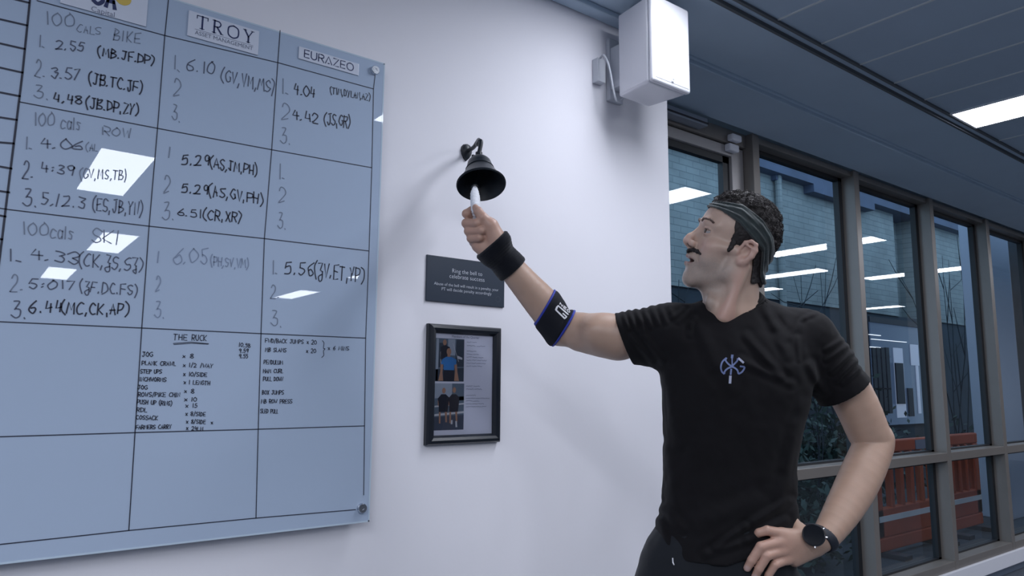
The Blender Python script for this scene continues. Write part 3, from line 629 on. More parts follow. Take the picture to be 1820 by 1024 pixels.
# ------------------------------------------------------------------ loudspeaker
sp = thing('wall_loudspeaker', 'white boxy loudspeaker on a bracket high on the wall beside the windows', 'loudspeaker', (1.84, -.19, 2.334))
FLc, FRc, RRc, RLc = np.array([1.741, -.277]), np.array([1.931, -.277]), np.array([1.912, -.100]), np.array([1.757, -.100])
z0, z1 = 2.334, 2.640
def prism(pts, za, zb):
    m = MB(); n = len(pts); m.add([(a, b, za) for a, b in pts]+[(a, b, zb) for a, b in pts], [tuple(range(n-1, -1, -1)), tuple(range(n, 2*n))]+[(i, (i+1) % n, n+(i+1) % n, n+i) for i in range(n)]); return m
prism([RLc, FLc+[0, .022], FRc+[0, .022], RRc], z0, z1).build('cabinet', MT['speaker'], sp, .009, seg=3)
m = prism([FLc+[-.002, .022], FLc+[-.002, .0], FRc+[.002, 0], FRc+[.002, .022]], z0-.002, z1+.002); m.build('front_bezel', MT['speaker'], sp, .009, seg=3)
m = MB(); m.box((FLc[0]+.010, FLc[1]-.0012, z0+.011), (FRc[0]-.010, FLc[1]+.004, z1-.011)); m.build('grille', MT['speakergrille'], sp, .001)
m = MB(); q = onY(1195.5, 143, FLc[1]-.002); m.lathe([(.0001, .002), (.0075, .002), (.0085, 0)], q+np.array([0, 0, 0]), (0, -1, 0), 20)
m.lathe([(.0045, .0035), (.0062, .0035), (.0062, .002)], q, (0, -1, 0), 20, closed=False); m.build('round_badge', MT['lampframe'], sp, smooth=True)
m = MB(); m.box((1.80, -.10, 2.40), (1.86, -.0003, 2.56)); m.box((1.795, -.02, 2.36), (1.865, -.0003, 2.60)); m.build('wall_bracket', MT['cable'], sp, .003)
m = MB(); m.box((1.725, -.03, 2.41), (1.765, -.0003, 2.50)); m.build('junction_box', MT['cable'], sp, .003)
m = MB(); m.tube(catmull([(1.738, -.03, 2.50), (1.728, -.06, 2.495), (1.728, -.085, 2.44), (1.742, -.09, 2.36), (1.765, -.085, 2.325), (1.80, -.08, 2.345)]), .0035, 8); m.build('cable', MT['cable'], sp, smooth=True)

# ------------------------------------------------------------------ bell on its bracket
bell_c = onY(851, 281, -.165)                     # hanging point
tilt = math.radians(25); tw = (P(900, 700, 1.6)-bell_c); tw[2] = 0; tw /= np.linalg.norm(tw)
ax = np.array([0, 0, -1.])*math.cos(tilt)+tw*math.sin(tilt)     # crown -> mouth
bell = thing('wall_bell', 'black iron bell on a curled wall bracket, its rope being pulled', 'bell', (1.19, 0, 2.04))
m = MB(); BS = .87
outer = [(.006, 0), (.018, .001), (.030, .006), (.0375, .016), (.041, .030), (.044, .046), (.0455, .050), (.050, .060), (.056, .072), (.064, .086), (.0715, .098), (.0765, .106), (.079, .112)]
inner = [(.0775, .1135), (.073, .106), (.067, .096), (.058, .084), (.049, .068), (.042, .050), (.036, .028), (.022, .012), (.0001, .010)]
m.lathe([(r_*BS, h_*BS) for r_, h_ in outer+inner], bell_c+ax*.004, ax, 56, closed=False)
for h_, r_ in ((.047, .0452), (.108, .0782)): 
    c0 = bell_c+ax*(.004+h_*BS); u = np.cross(ax, [1., 0, 0]); u /= np.linalg.norm(u); v = np.cross(ax, u)
    m.tube([c0+r_*BS*(math.cos(k*math.pi/20)*u+math.sin(k*math.pi/20)*v) for k in range(41)], .0016, 6, caps=False)
m.build('bell_cup', MT['iron'], bell, smooth=True)
wb = onY(829, 269, -.004)
m = MB(); prof = [(0, .024), (.010, .021), (.017, .012), (.019, 0), (.016, -.012), (.009, -.024), (0, -.032), (-.009, -.024), (-.016, -.012), (-.019, 0), (-.017, .012), (-.010, .021)]
n = len(prof); m.add([(wb[0]+a_, -.0003, wb[2]+b_) for a_, b_ in prof]+[(wb[0]+a_*.9, -.010, wb[2]+b_*.9) for a_, b_ in prof]+[(wb[0]+a_*.35, -.016, wb[2]+b_*.35) for a_, b_ in prof],
 [tuple(range(2*n, 3*n))]+[(k*n+i, k*n+(i+1) % n, (k+1)*n+(i+1) % n, (k+1)*n+i) for k in (0, 1) for i in range(n)]); m.build('wall_plate', MT['iron'], bell, .001, smooth=True)
top = onY(855, 251, -.165)
m = MB(); m.tube(catmull([(wb[0], -.012, wb[2]), (wb[0]-.004, -.05, wb[2]+.000), (wb[0]-.02, -.10, wb[2]+.006), top+np.array([.008, .03, .000]), top+np.array([.0, .008, .002]), top+np.array([0, 0, -.004]), bell_c+np.array([0, 0, .012])], 6), .0062, 12)
m.build('bracket_arm', MT['iron'], bell, smooth=True)
m = MB(); m.tube([bell_c+np.array([0, 0, .016]), bell_c+ax*.008], .010, 12); sx = np.cross(ax, tw); 
m.obox(bell_c-ax*.004, sx*.018, tw*.006, ax*.0045); m.tube([bell_c-ax*.004-sx*.019, bell_c-ax*.004-sx*.019+ax*.008], .0035, 8); m.tube([bell_c-ax*.008+sx*.018, bell_c+ax*.007+sx*.020], .0042, 8)
m.build('hanger_yoke', MT['iron'], bell, smooth=True)
cl = Q(844, 333, (bell_c+ax*.098-CAM)@FH)
m = MB(); m.tube([bell_c+ax*.014, cl], .004, 8)
for k in range(1): m.lathe([(.0001, -.012), (.007, -.010), (.012, 0), (.007, .010), (.0001, .012)], cl, ax, 16)
m.build('clapper', MT['iron'], bell, smooth=True)
# ------------------------------------------------------------------ distance-field modelling: blended round cones and ellipsoids, meshed by surface nets
XR = np.array([math.cos(YAW), -math.sin(YAW), 0.0])
def smin(a, b, k):
    h = np.clip(.5+.5*(b-a)/k, 0, 1); return b*(1-h)+a*h-k*h*(1-h)
def smax(a, b, k): return -smin(-a, -b, k)
class Prim:
    pass
def cone(a, b, ra, rb, k=.01, sub=False):
    s = Prim(); s.a = np.array(a, float); s.b = np.array(b, float); s.ra = ra; s.rb = rb; s.k = k; s.sub = sub
    s.c = (s.a+s.b)/2; s.R = np.linalg.norm(s.b-s.a)/2+max(ra, rb)
    ba = s.b-s.a; l2 = ba@ba
    def f(p):
        if l2 < 1e-10: return np.linalg.norm(p-s.a, axis=1)-ra
        t = np.clip(((p-s.a)@ba)/l2, 0, 1); return np.linalg.norm(p-s.a-t[:, None]*ba, axis=1)-(ra+(rb-ra)*t)
    s.f = f; return s
def ell(c, r, A=None, k=.01, sub=False):
    s = Prim(); s.c = np.array(c, float); r = np.array(r, float); s.R = r.max(); s.k = k; s.sub = sub
    A = np.eye(3) if A is None else np.array(A)
    def f(p):
        q = (p-s.c)@A.T; k0 = np.linalg.norm(q/r, axis=1); k1 = np.linalg.norm(q/(r*r), axis=1)+1e-9; return k0*(k0-1)/k1
    s.f = f; return s
def evalp(prims, p):
    d = np.full(len(p), 1.0)
    for s in prims: 
        e = s.f(p); d = smax(d, -e, s.k) if s.sub else smin(d, e, s.k)
    return d
def surface(prims, lo, hi, h, post=None, N=16, margin=.02):
    lo = np.array(lo, float); hi = np.array(hi, float); nb = np.ceil((hi-lo)/(N*h)).astype(int)
    dims = nb*N+2; bl_ = N*h; rad = bl_*.87
    ii = np.stack(np.meshgrid(*[np.arange(n) for n in nb], indexing='ij'), -1).reshape(-1, 3)
    cs = lo+(ii+.5)*bl_; d = evalp(prims, cs)
    if post: d = post(cs, d, True)
    ii = ii[np.abs(d) < rad*1.25+margin]
    g = np.stack(np.meshgrid(*[np.arange(N+1)]*3, indexing='ij'), -1)
    V = []; ID = []; QD = []
    CR = [(a, b, c) for a in (0, 1) for b in (0, 1) for c in (0, 1)]
    ED = [(i, j) for i in range(8) for j in range(i+1, 8) if sum(abs(CR[i][k]-CR[j][k]) for k in range(3)) == 1]
    off = np.array(CR, float)
    for b in ii:
        c = lo+(b+.5)*bl_
        pr = [s for s in prims if np.linalg.norm(s.c-c) < rad+s.R+s.k+margin*1.5]
        if not pr: continue
        p = lo+(b*N+g).reshape(-1, 3)*h
        v = evalp(pr, p)
        if post: v = post(p, v, False)
        v = v.reshape(N+1, N+1, N+1)
        if v.min() > 0 or v.max() < 0: continue
        crn = np.stack([v[a:N+a, e:N+e, f:N+f] for a, e, f in CR], -1)
        neg = crn < 0; act = neg.any(-1) & (~neg).any(-1)
        ix = np.argwhere(act)
        if not len(ix): continue
        cv = crn[act]; acc = np.zeros((len(ix), 3)); n = np.zeros(len(ix))
        for i, j in ED:
            a, e = cv[:, i], cv[:, j]; m = (a < 0) != (e < 0); t = np.where(m, a/(a-e+1e-20*(a == e)), 0)
            acc += np.where(m[:, None], off[i]+(off[j]-off[i])*t[:, None], 0); n += m
        pos = lo+(b*N+ix+acc/n[:, None])*h
        gi = b*N+ix; V.append(pos); ID.append((gi[:, 0]*dims[1]+gi[:, 1])*dims[2]+gi[:, 2])
        for ax_ in range(3):
            sl0 = [slice(0, N)]*3; sl1 = list(sl0); sl1[ax_] = slice(1, N+1)
            s0, s1 = v[tuple(sl0)] < 0, v[tuple(sl1)] < 0
            e = np.argwhere(s0 != s1)
            if not len(e): continue
            fl = s0[tuple(e.T)]; ge = b*N+e
            u = np.zeros(3, int); w_ = np.zeros(3, int); u[(ax_+1) % 3] = 1; w_[(ax_+2) % 3] = 1
            q = np.stack([ge, ge-u, ge-u-w_, ge-w_], 1)
            idq = (q[..., 0]*dims[1]+q[..., 1])*dims[2]+q[..., 2]
            idq[~fl] = idq[~fl][:, ::-1]; QD.append(idq)
    V = np.concatenate(V); ID = np.concatenate(ID); QD = np.concatenate(QD)
    o = np.argsort(ID); ID = ID[o]; V = V[o]
    k = np.clip(np.searchsorted(ID, QD), 0, len(ID)-1); ok = (ID[k] == QD).all(1)
    return V, k[ok]
def mesh_from(name, V, F, mat_, parent, colors=None, flip=False):
    me = bpy.data.meshes.new(name); o = bpy.data.objects.new(name, me); COL.objects.link(o); o.parent = parent
    off = np.array(origin(parent)); V = np.asarray(V)-off
    if flip: F = F[:, ::-1]
    n = F.shape[1]
    me.vertices.add(len(V)); me.vertices.foreach_set('co', V.astype(np.float32).ravel())
    me.loops.add(F.size); me.loops.foreach_set('vertex_index', F.astype(np.int32).ravel())
    me.polygons.add(len(F)); me.polygons.foreach_set('loop_start', np.arange(0, F.size, n, dtype=np.int32)); me.polygons.foreach_set('loop_total', np.full(len(F), n, np.int32))
    me.polygons.foreach_set('use_smooth', np.ones(len(F), bool)); me.update(calc_edges=True); me.validate()
    me.materials.append(mat_)
    if colors is not None:
        a = me.color_attributes.new('Col', 'FLOAT_COLOR', 'POINT'); c = np.ones((len(V), 4), np.float32); c[:, :3] = colors; a.data.foreach_set('color', c.ravel())
    return o
def chain(pts, rs, k=.003, k0=None):
    o = []
    for i in range(len(pts)-1): o.append(cone(pts[i], pts[i+1], rs[i], rs[i+1], k0 if (i == 0 and k0) else k))
    return o
def sm01(x, a, b): t = np.clip((x-a)/(b-a), 0, 1); return t*t*(3-2*t)
def vnoise(p, s, seed=0):
    q = p*s; f = np.floor(q); w_ = q-f; w_ = w_*w_*(3-2*w_); f = f.astype(np.int64)
    def hsh(a): return ((np.sin(a[:, 0]*127.1+a[:, 1]*311.7+a[:, 2]*74.7+seed*13.7)*43758.5453) % 1.0)
    r_ = 0
    for i in (0, 1):
        for j in (0, 1):
            for k in (0, 1):
                wt = (w_[:, 0] if i else 1-w_[:, 0])*(w_[:, 1] if j else 1-w_[:, 1])*(w_[:, 2] if k else 1-w_[:, 2]); r_ = r_+wt*hsh(f+np.array([i, j, k]))
    return r_

# ------------------------------------------------------------------ the person
HO = Q(1303, 449, 1.685)                       # between the ears
_v = HO-CAM; _v /= np.linalg.norm(_v); _er = RT-(RT@_v)*_v; _er /= np.linalg.norm(_er); _eu = np.cross(_er, _v)
AL, TH, RO = math.radians(13), math.radians(20.5), math.radians(0)
HF = math.cos(TH)*(-math.cos(AL)*_er-math.sin(AL)*_v)+math.sin(TH)*_eu
HL = -math.cos(AL)*_v+math.sin(AL)*_er; HR = -HL; HU = np.cross(HR, HF)
HA = np.stack([HR, HF, HU])                    # rows: subject right, forward, up
HS = .985
def hp(x, y, z): return HO+HS*(x*HR+y*HF+z*HU)
def hl(p): return ((p-HO)@HA.T)/HS
def hcone(a, b, ra, rb, k=.006, sub=False, mirror=True):
    out = [cone(hp(*a), hp(*b), ra*HS, rb*HS, k, sub)]
    if mirror: out.append(cone(hp(-a[0], a[1], a[2]), hp(-b[0], b[1], b[2]), ra*HS, rb*HS, k, sub))
    return out
def hell(c, r, k=.008, sub=False, mirror=False, rot=None):
    A = HA if rot is None else rot@HA
    out = [ell(hp(*c), np.array(r)*HS, A, k, sub)]
    if mirror:
        A2 = HA if rot is None else (np.diag([-1, 1, 1])@rot@np.diag([-1, 1, 1]))@HA
        out.append(ell(hp(-c[0], c[1], c[2]), np.array(r)*HS, A2, k, sub))
    return out
def rx(a): c, s = math.cos(a), math.sin(a); return np.array([[1, 0, 0], [0, c, s], [0, -s, c]])
def rz(a): c, s = math.cos(a), math.sin(a); return np.array([[c, s, 0], [-s, c, 0], [0, 0, 1]])
head = []
head += hell((0, .002, .056), (.074, .089, .080), .001)
head += hell((0, .030, .050), (.062, .064, .062), .02)
head += hell((0, .036, -.010), (.058, .056, .058), .02)
head += hell((0, .040, -.052), (.046, .050, .044), .02)
head += hcone((.052, .004, -.054), (.017, .070, -.096), .017, .015, .022)
head += hcone((.060, .002, -.010), (.052, .004, -.056), .014, .016, .02)
head += hell((0, .0715, -.097), (.021, .018, .016), .014)
head += hell((0, .035, -.076), (.042, .05, .028), .02)
head += hell((.046, .056, -.010), (.019, .024, .016), .014, mirror=True)
head += hcone((.055, .052, -.004), (.070, .012, .002), .009, .009, .014)
head += hell((0, .070, -.048), (.030, .026, .028), .014)+hell((0, .066, -.072), (.026, .022, .022), .014)
head += hell((.040, .048, -.036), (.018, .026, .026), .018, mirror=True)            # muzzle
head += hell((.0335, .103, .020), (.0165, .020, .0115), .010, sub=True, mirror=True)   # sockets
head += hcone((.006, .089, .041), (.028, .0870, .047), .0068, .0075, .012)
head += hcone((.028, .0870, .047), (.050, .067, .040), .0072, .006, .013)
head += hell((0, .079, .008), (.0135, .019, .030), .010)
head += hcone((0, .0865, .037), (0, .1100, -.001), .0065, .0078, .009, mirror=False)   # nose
head += hcone((0, .1100, -.001), (0, .1125, -.0105), .0090, .0110, .006, mirror=False)
head += hell((.0122, .0995, -.0145), (.0072, .0115, .0088), .0035, mirror=True)
head += hcone((.0205, .092, -.0125), (.019, .089, -.022), .0022, .0022, .004, sub=True)
head += hcone((0, .1105, -.019), (0, .098, -.027), .0048, .0055, .005, mirror=False)
head += hell((.0082, .1045, -.0235), (.0045, .0085, .0065), .002, sub=True, mirror=True)
# eyelids around the eyeball
EX, EY_, EZ, ER = .0325, .0765, .0230, .0122
for sx_ in (1, -1):
    head += [ell(hp(sx_*EX, EY_, EZ), np.array([.0142]*3)*HS, HA, .004)]
    head += [ell(hp(sx_*(EX+.0022), EY_+.0095, EZ+.0002), np.array([.0142, .015, .0056])*HS, (rx(.10))@HA, .0015, True)]
    head += [cone(hp(sx_*(EX-.0125), EY_+.0085, EZ+.003), hp(sx_*EX, EY_+.0135, EZ+.0068), .0012, .0016, .002), cone(hp(sx_*EX, EY_+.0135, EZ+.0068), hp(sx_*(EX+.0125), EY_+.0055, EZ+.001), .0016, .0014, .002)]
# mouth: slightly open
head += hell((0, .103, -.0765), (.022, .010, .0065), .008, sub=True)
head += hcone((0, .0965, -.0440), (.014, .0925, -.0460), .0060, .0050, .004)+hcone((.014, .0925, -.0460), (.0295, .0715, -.0535), .0050, .0026, .004)
head += hcone((0, .0938, -.0625), (.013, .0900, -.0612), .0060, .0052, .004)+hcone((.013, .0900, -.0612), (.0285, .0715, -.0550), .0052, .0026, .004)
head += hell((0, .084, -.0535), (.028, .0245, .0055), .002, sub=True)
head += hcone((.029, .090, -.024), (.038, .072, -.05), .0025, .0015, .006, sub=True)   # smile fold
# ears
for sx_ in (1, -1):
    def e(x, y, z): return hp(sx_*x, y, z)
    A = (rz(sx_*.42))@HA
    head += [ell(e(.0755, -.012, .006), np.array([.006, .016, .0245])*HS, A, .006)]
    head += [ell(e(.0860, -.010, .003), np.array([.0105, .0105, .0150])*HS, A, .003, True)]
    rim = [(.076, .004, .011), (.080, .000, .025), (.0845, -.011, .032), (.088, -.023, .028), (.089, -.028, .014), (.086, -.025, -.001), (.081, -.017, -.013), (.077, -.006, -.020)]
    for i in range(len(rim)-1): head.append(cone(e(*rim[i]), e(*rim[i+1]), (.0042 if i < 5 else .005)*HS, (.0042 if i < 4 else .0055)*HS, .003))
    head += [ell(e(.0765, -.003, -.0175), np.array([.0045, .0075, .0085])*HS, A, .005), ell(e(.0765, .007, -.001), np.array([.004, .004, .0075])*HS, A, .004)]
    head += [cone(e(.084, -.006, .020), e(.087, -.021, .016), .0028, .003, .004), cone(e(.087, -.021, .016), e(.0835, -.017, -.010), .003, .003, .004)]
# neck
nb0 = Q(1303, 572, 1.715)
neck = [cone(hp(0, -.022, -.035), nb0, .054, .056, .02)]
neck += [cone(hp(0, .012, -.075), Q(1287, 560, 1.680), .040, .042, .02)]
neck += [cone(hp(-.062, -.022, -.03), Q(1286, 566, 1.640), .011, .009, .028), cone(hp(.062, -.022, -.03), Q(1272, 566, 1.67), .011, .009, .028)]
neck += [ell(Q(1262, 537, 1.655), (.008, .008, .012), None, .024)]
neck += [cone(nb0, Q(1392, 585, 1.735), .05, .030, .03), cone(nb0, Q(1210, 592, 1.735), .045, .028, .03)]
# trunk: stacked elliptical sections between the outlines of the shirt
ROWS = [(500, 1285, 1330), (528, 1262, 1352), (545, 1225, 1392), (560, 1185, 1428), (580, 1168, 1440), (610, 1166, 1446), (650, 1172, 1446), (700, 1177, 1438), (760, 1179, 1425), (830, 1179, 1413), (880, 1178, 1411), (905, 1173, 1413), (935, 1164, 1416), (970, 1159, 1419), (1010, 1158, 1424), (1060, 1156, 1428)]
TB = [.030, .045, .06, .075, .09, .105, .116, .117, .112, .105, .104, .105, .108, .112, .114, .114]
TH_ = [1.74, 1.735, 1.73, 1.725, 1.72, 1.712, 1.706, 1.704, 1.704, 1.704, 1.702, 1.700, 1.700, 1.70, 1.70, 1.70]
def table(rows, tb, th):
    zz = []; A = []
    for (y, a, b), hb, hh in zip(rows, tb, th):
        a_, b_ = Q(a, y, hh), Q(b, y, hh); m_ = (a_+b_)/2; zz.append(m_[2]); A.append((m_@XR, m_@FH, np.linalg.norm(b_-a_)/2, hb))
    zz = np.array(zz)[::-1]; A = np.array(A)[::-1]; z = np.linspace(zz[0], zz[-1], 240); k = np.ones(9)/9
    return z, [np.convolve(np.pad(np.interp(z, zz, A[:, i]), 4, mode='edge'), k, 'valid') for i in range(4)]
def loft(tab, inset, k=.02, zlo=None, zhi=None):
    z, (cx, ch, ha, hb) = tab
    s = Prim(); s.k = k; s.sub = False; s.c = XR*cx.mean()+FH*ch.mean()+np.array([0, 0, (z[0]+z[-1])/2]); s.R = .62
    z0_, z1_ = (zlo or z[0]), (zhi or z[-1])
    def f(p):
        zq = np.clip(p[:, 2], z[0], z[-1])
        a = np.interp(zq, z, ha)-inset; b = np.interp(zq, z, hb)-inset
        x = (p@XR-np.interp(zq, z, cx)); y = (p@FH-np.interp(zq, z, ch)); n_ = 2.35
        q = (np.abs(x/a)**n_+np.abs(y/b)**n_+1e-12)**(1/n_)
        d = (q-1)*np.minimum(a, b)*np.clip(.6+.4*q, .6, 1.6)
        return smax(smax(d, p[:, 2]-z1_, .02), z0_-p[:, 2], .01)
    s.f = f; return s
TORSO = table(ROWS, TB, TH_)
# arms
def limb(pts, rs, n=4):
    c = catmull([np.append(p, r_) for p, r_ in zip(pts, rs)], n)
    return chain([q[:3] for q in c], [q[3] for q in c], .0006, .03)
RA = [Q(1172, 592, 1.715), Q(1090, 597, 1.755), Q(1020, 585, 1.800), Q(996, 585, 1.808), Q(967, 544, 1.80), Q(935, 507, 1.785), Q(896, 462, 1.765), Q(880, 446, 1.758)]
RAR = [.050, .0515, .043, .039, .0435, .038, .031, .0285]
armR = limb(RA, RAR)
armR += [cone(Q(1098, 608, 1.765), Q(1030, 602, 1.80), .044, .030, .02), ell(Q(1070, 590, 1.745), (.05, .036, .038), None, .03), cone(Q(988, 600, 1.82), Q(1000, 595, 1.815), .018, .02, .014)]
LA = [Q(1452, 607, 1.715), Q(1512, 700, 1.722), Q(1543, 768, 1.730), Q(1553, 788, 1.732), Q(1530, 846, 1.700), Q(1502, 900, 1.665), Q(1470, 950, 1.630), Q(1456, 958, 1.622)]
LAR = [.048, .0495, .047, .044, .0455, .040, .030, .027]
armL = limb(LA, LAR)
armL += [cone(Q(1572, 780, 1.745), Q(1566, 800, 1.738), .017, .02, .016)]
# right hand closed on the rope
def q3(L): return [Q(*p) for p in L]
handR = []
wR = Q(882, 449, 1.758)
for mx_, my_, mh in ((841, 391, 1.768), (838, 403, 1.775), (839, 416, 1.775), (845, 430, 1.770)):
    handR.append(cone(wR, Q(mx_, my_, mh), .024, .0145, .014))
handR += [cone(Q(884, 430, 1.735), Q(872, 402, 1.725), .027, .019, .014), cone(Q(872, 450, 1.745), Q(850, 437, 1.748), .022, .0165, .014), ell(Q(862, 424, 1.752), (.027, .022, .032), None, .012)]
handR += chain(q3([(841, 391, 1.768), (829, 380, 1.742), (839, 373, 1.752), (848, 380, 1.758)]), [.0125, .0112, .0098, .009], .002, .006)
handR += chain(q3([(838, 403, 1.775), (829, 397, 1.735), (847, 397, 1.716), (855, 396, 1.722)]), [.0135, .0122, .0110, .0095], .0018, .006)
handR += chain(q3([(839, 416, 1.775), (833, 411, 1.735), (855, 410, 1.716), (863, 410, 1.723)]), [.0135, .0116, .0105, .0092], .0018, .006)
handR += chain(q3([(845, 430, 1.770), (837, 424, 1.737), (852, 423, 1.722), (859, 422, 1.729)]), [.0125, .0105, .0095, .0083], .0018, .006)
handR += chain(q3([(872, 402, 1.725), (858, 387, 1.717), (850, 376, 1.720), (845, 369, 1.726)]), [.0175, .0128, .0112, .0085], .003, .008)
# left hand on the hip
handL = []
wL = Q(1452, 959, 1.622)
LM = [(1390, 949, 1.600), (1385, 963, 1.595), (1389, 979, 1.597), (1399, 994, 1.603)]
for i, m_ in enumerate(LM): handL.append(cone(wL, Q(*m_), .020, (.0128, .0132, .0125, .0115)[i], .012))
handL += [cone(Q(1448, 975, 1.625), Q(1412, 996, 1.615), .018, .014, .012), cone(Q(1446, 952, 1.628), Q(1418, 943, 1.628), .016, .0135, .012)]
handL += chain(q3([LM[0], (1364, 943, 1.588), (1349, 947, 1.594), (1342, 953, 1.603)]), [.0118, .0102, .0090, .0078], .0018, .006)
handL += chain(q3([LM[1], (1352, 972, 1.576), (1336, 996, 1.580), (1328, 1010, 1.588)]), [.0118, .0104, .0092, .0078], .0018, .006)
handL += chain(q3([LM[2], (1363, 988, 1.576), (1349, 1011, 1.580), (1342, 1025, 1.588)]), [.0115, .0100, .0090, .0078], .0018, .006)
handL += chain(q3([LM[3], (1377, 1004, 1.584), (1366, 1022, 1.588), (1361, 1034, 1.594)]), [.0105, .0090, .0082, .007], .0018, .006)
handL += chain(q3([(1432, 948, 1.626), (1416, 935, 1.636), (1409, 922, 1.650), (1406, 912, 1.660)]), [.0145, .0115, .0095, .0070], .003, .01)
# nails as shallow bumps are left to the colour; legs run down to the floor
hipR, hipL = Q(1212, 1080, 1.70), Q(1372, 1080, 1.70)
def at_z(p, z, dx=0, dy=0): q = np.array(p)+XR*dx+FH*dy; q[2] = z; return q
legs = []
for hq, dx in ((hipR, -.07), (hipL, .03)):
    kn, an = at_z(hq, .50, dx*.5, -.01), at_z(hq, .09, dx, .03)
    legs += [cone(hq, kn, .082, .058, .02), cone(kn, an, .055, .040, .02)]
body = head+neck+[loft(TORSO, .024, .03, zhi=Q(1290, 548, 1.72)[2])]+armR+handR+armL+handL+legs
person = thing('person', 'man in black T-shirt and green headband reaching up to pull the bell rope', 'person', tuple(at_z((hipR+hipL)/2, 0)))
allp = np.concatenate([np.stack([s.c-s.R, s.c+s.R]) for s in body if s.R < .5]); lo, hi = allp.min(0)-.01, allp.max(0)+.01; lo[2] = max(lo[2], .04)
import time as _t
_t0 = _t.time()
V, F = surface(body, lo, hi, .0024)
BODYV, BODYF = V, F
print('body', len(V), len(F), round(_t.time()-_t0, 1))
# skin colour: beard shadow, lips, ears, knuckles
L = hl(V); col = np.tile(np.array([.445, .295, .22]), (len(V), 1))
def blend(c, w_): 
    global col
    w_ = np.clip(w_, 0, 1)[:, None]; col = col*(1-w_)+np.array(c)*w_
inhead = (np.abs(L[:, 0]) < .12) & (np.abs(L[:, 1]) < .14) & (np.abs(L[:, 2]) < .16)
ax_ = np.abs(L[:, 0]); ly, lz = L[:, 1], L[:, 2]
n1 = vnoise(V, 900, 1); n2 = vnoise(V, 60, 2)
blend([.54, .38, .30], .9*(1-sm01(np.linalg.norm(V-hp(0, .02, .02), axis=1), .13, .20)))  # head lightened in the skin colour to stand in for light on the face
col *= (1+.10*(n2-.5))[:, None]
beard = inhead*sm01(-lz, .004+.25*np.clip(ly-.04, 0, .05), .052+.20*np.clip(ly-.04, 0, .05))*sm01(ly, -.022, .022)*(1-sm01(-lz, .095, .145))
beard = np.maximum(beard, inhead*sm01(ly, .0, .02)*(1-sm01(ly, .03, .05))*sm01(-lz, .0, .03)*.8)
blend([.27, .235, .21], beard*.62*(.75+.5*n1))
cheek = inhead*np.exp(-((ax_-.046)/.02)**2-((ly-.07)/.03)**2-((lz+.012)/.018)**2); blend([.58, .36, .31], cheek*.5)
nose = inhead*np.exp(-(ax_/.016)**2-((ly-.112)/.02)**2-((lz+.011)/.016)**2); blend([.58, .35, .31], nose*.5)
lips = inhead*sm01(ly, .070, .078)*(1-sm01(ax_, .022, .027))*np.maximum(np.exp(-((lz+.0465+ax_*.28)/.0048)**2), np.exp(-((lz+.0605-ax_*.22)/.0055)**2)); blend([.34, .165, .155], lips*.85)
inm = inhead*(1-sm01(ax_, .024, .029))*np.exp(-((lz+.0535)/.0042)**2)*sm01(ly, .060, .068)*(1-sm01(ly, .094, .097)); blend([.06, .02, .02], inm)
nost = inhead*np.exp(-((ax_-.0082)/.0040)**2-((ly-.1040)/.0075)**2-((lz+.0205)/.0040)**2); blend([.10, .04, .035], nost)
ear = inhead*sm01(ax_, .074, .08)*(ly < .01); blend([.56, .33, .27], ear*.6)
de = np.minimum(np.linalg.norm(L-np.array([EX, EY_, EZ]), axis=1), np.linalg.norm(L-np.array([-EX, EY_, EZ]), axis=1)); lash = inhead*(1-sm01(np.abs(de-.0128), .0006, .0016))*sm01(lz, EZ+.001, EZ+.004)*(ly > EY_-.002); lid = inhead*np.exp(-((ax_-EX)/.014)**2-((ly-.085)/.012)**2-((lz-EZ)/.008)**2); blend([.37, .21, .18], lid*.5); blend([.05, .03, .025], lash*.9)
for h3, c0 in ((handR, Q(848, 405, 1.735)), (handL, Q(1362, 985, 1.585))):
    dd = np.linalg.norm(V-c0, axis=1); blend([.51, .29, .225], sm01(-dd, -.12, -.03)*.6)
for tip, dr in ((Q(855, 396, 1.713), None), (Q(864, 409, 1.714), None), (Q(860, 421, 1.72), None), (Q(328, 0, 1), None)):
    pass
for tp, bk in ((LM and Q(1328, 1010, 1.582), 0), (Q(1342, 1025, 1.582), 0), (Q(1361, 1034, 1.588), 0)):
    dd = np.linalg.norm(V-tp, axis=1); blend([.52, .36, .33], (1-sm01(dd, .0055, .0075))*.8)
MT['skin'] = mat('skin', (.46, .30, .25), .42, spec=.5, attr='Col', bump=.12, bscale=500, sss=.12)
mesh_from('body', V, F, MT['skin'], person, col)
# ------------------------------------------------------------------ clothes, hair and what he wears
MT['tshirt'] = mat('black_cotton', (.0058, .0052, .0064), .85, spec=.18, sheen=.04, noise=.12, nscale=14, bump=.15, bscale=900)
MT['trousers'] = mat('black_trousers', (.006, .008, .012), .8, spec=.3, sheen=.1, bump=.1, bscale=700)
MT['hair'] = mat('dark_brown_hair', (.022, .018, .018), .62, spec=.35, noise=.4, nscale=120)
MT['brow'] = mat('brow_hair', (.15, .10, .085), .6, spec=.3)
MT['band'] = mat('green_stretch_fabric', (.020, .031, .032), .7, sheen=.3, noise=.3, nscale=50, bump=.15, bscale=900)
MT['terry'] = mat('black_terry', (.006, .007, .011), .95, spec=.1, sheen=.2, bump=.5, bscale=700)
MT['neoprene'] = mat('black_neoprene', (.007, .008, .013), .75, spec=.25, bump=.2, bscale=900)
MT['bluetrim'] = mat('blue_trim', (.018, .035, .32), .6); MT['whiteprint'] = mat('white_rubber_print', (.72, .72, .76), .5)
MT['blueprint'] = mat('blue_grey_print', (.125, .165, .33), .6); MT['paleprint'] = mat('pale_print', (.36, .38, .50), .6)
MT['dial'] = mat('watch_glass', (.004, .004, .006), .06, spec=.6); MT['case'] = mat('watch_case', (.012, .013, .017), .28, spec=.5); MT['strap'] = mat('watch_strap', (.010, .013, .022), .55)
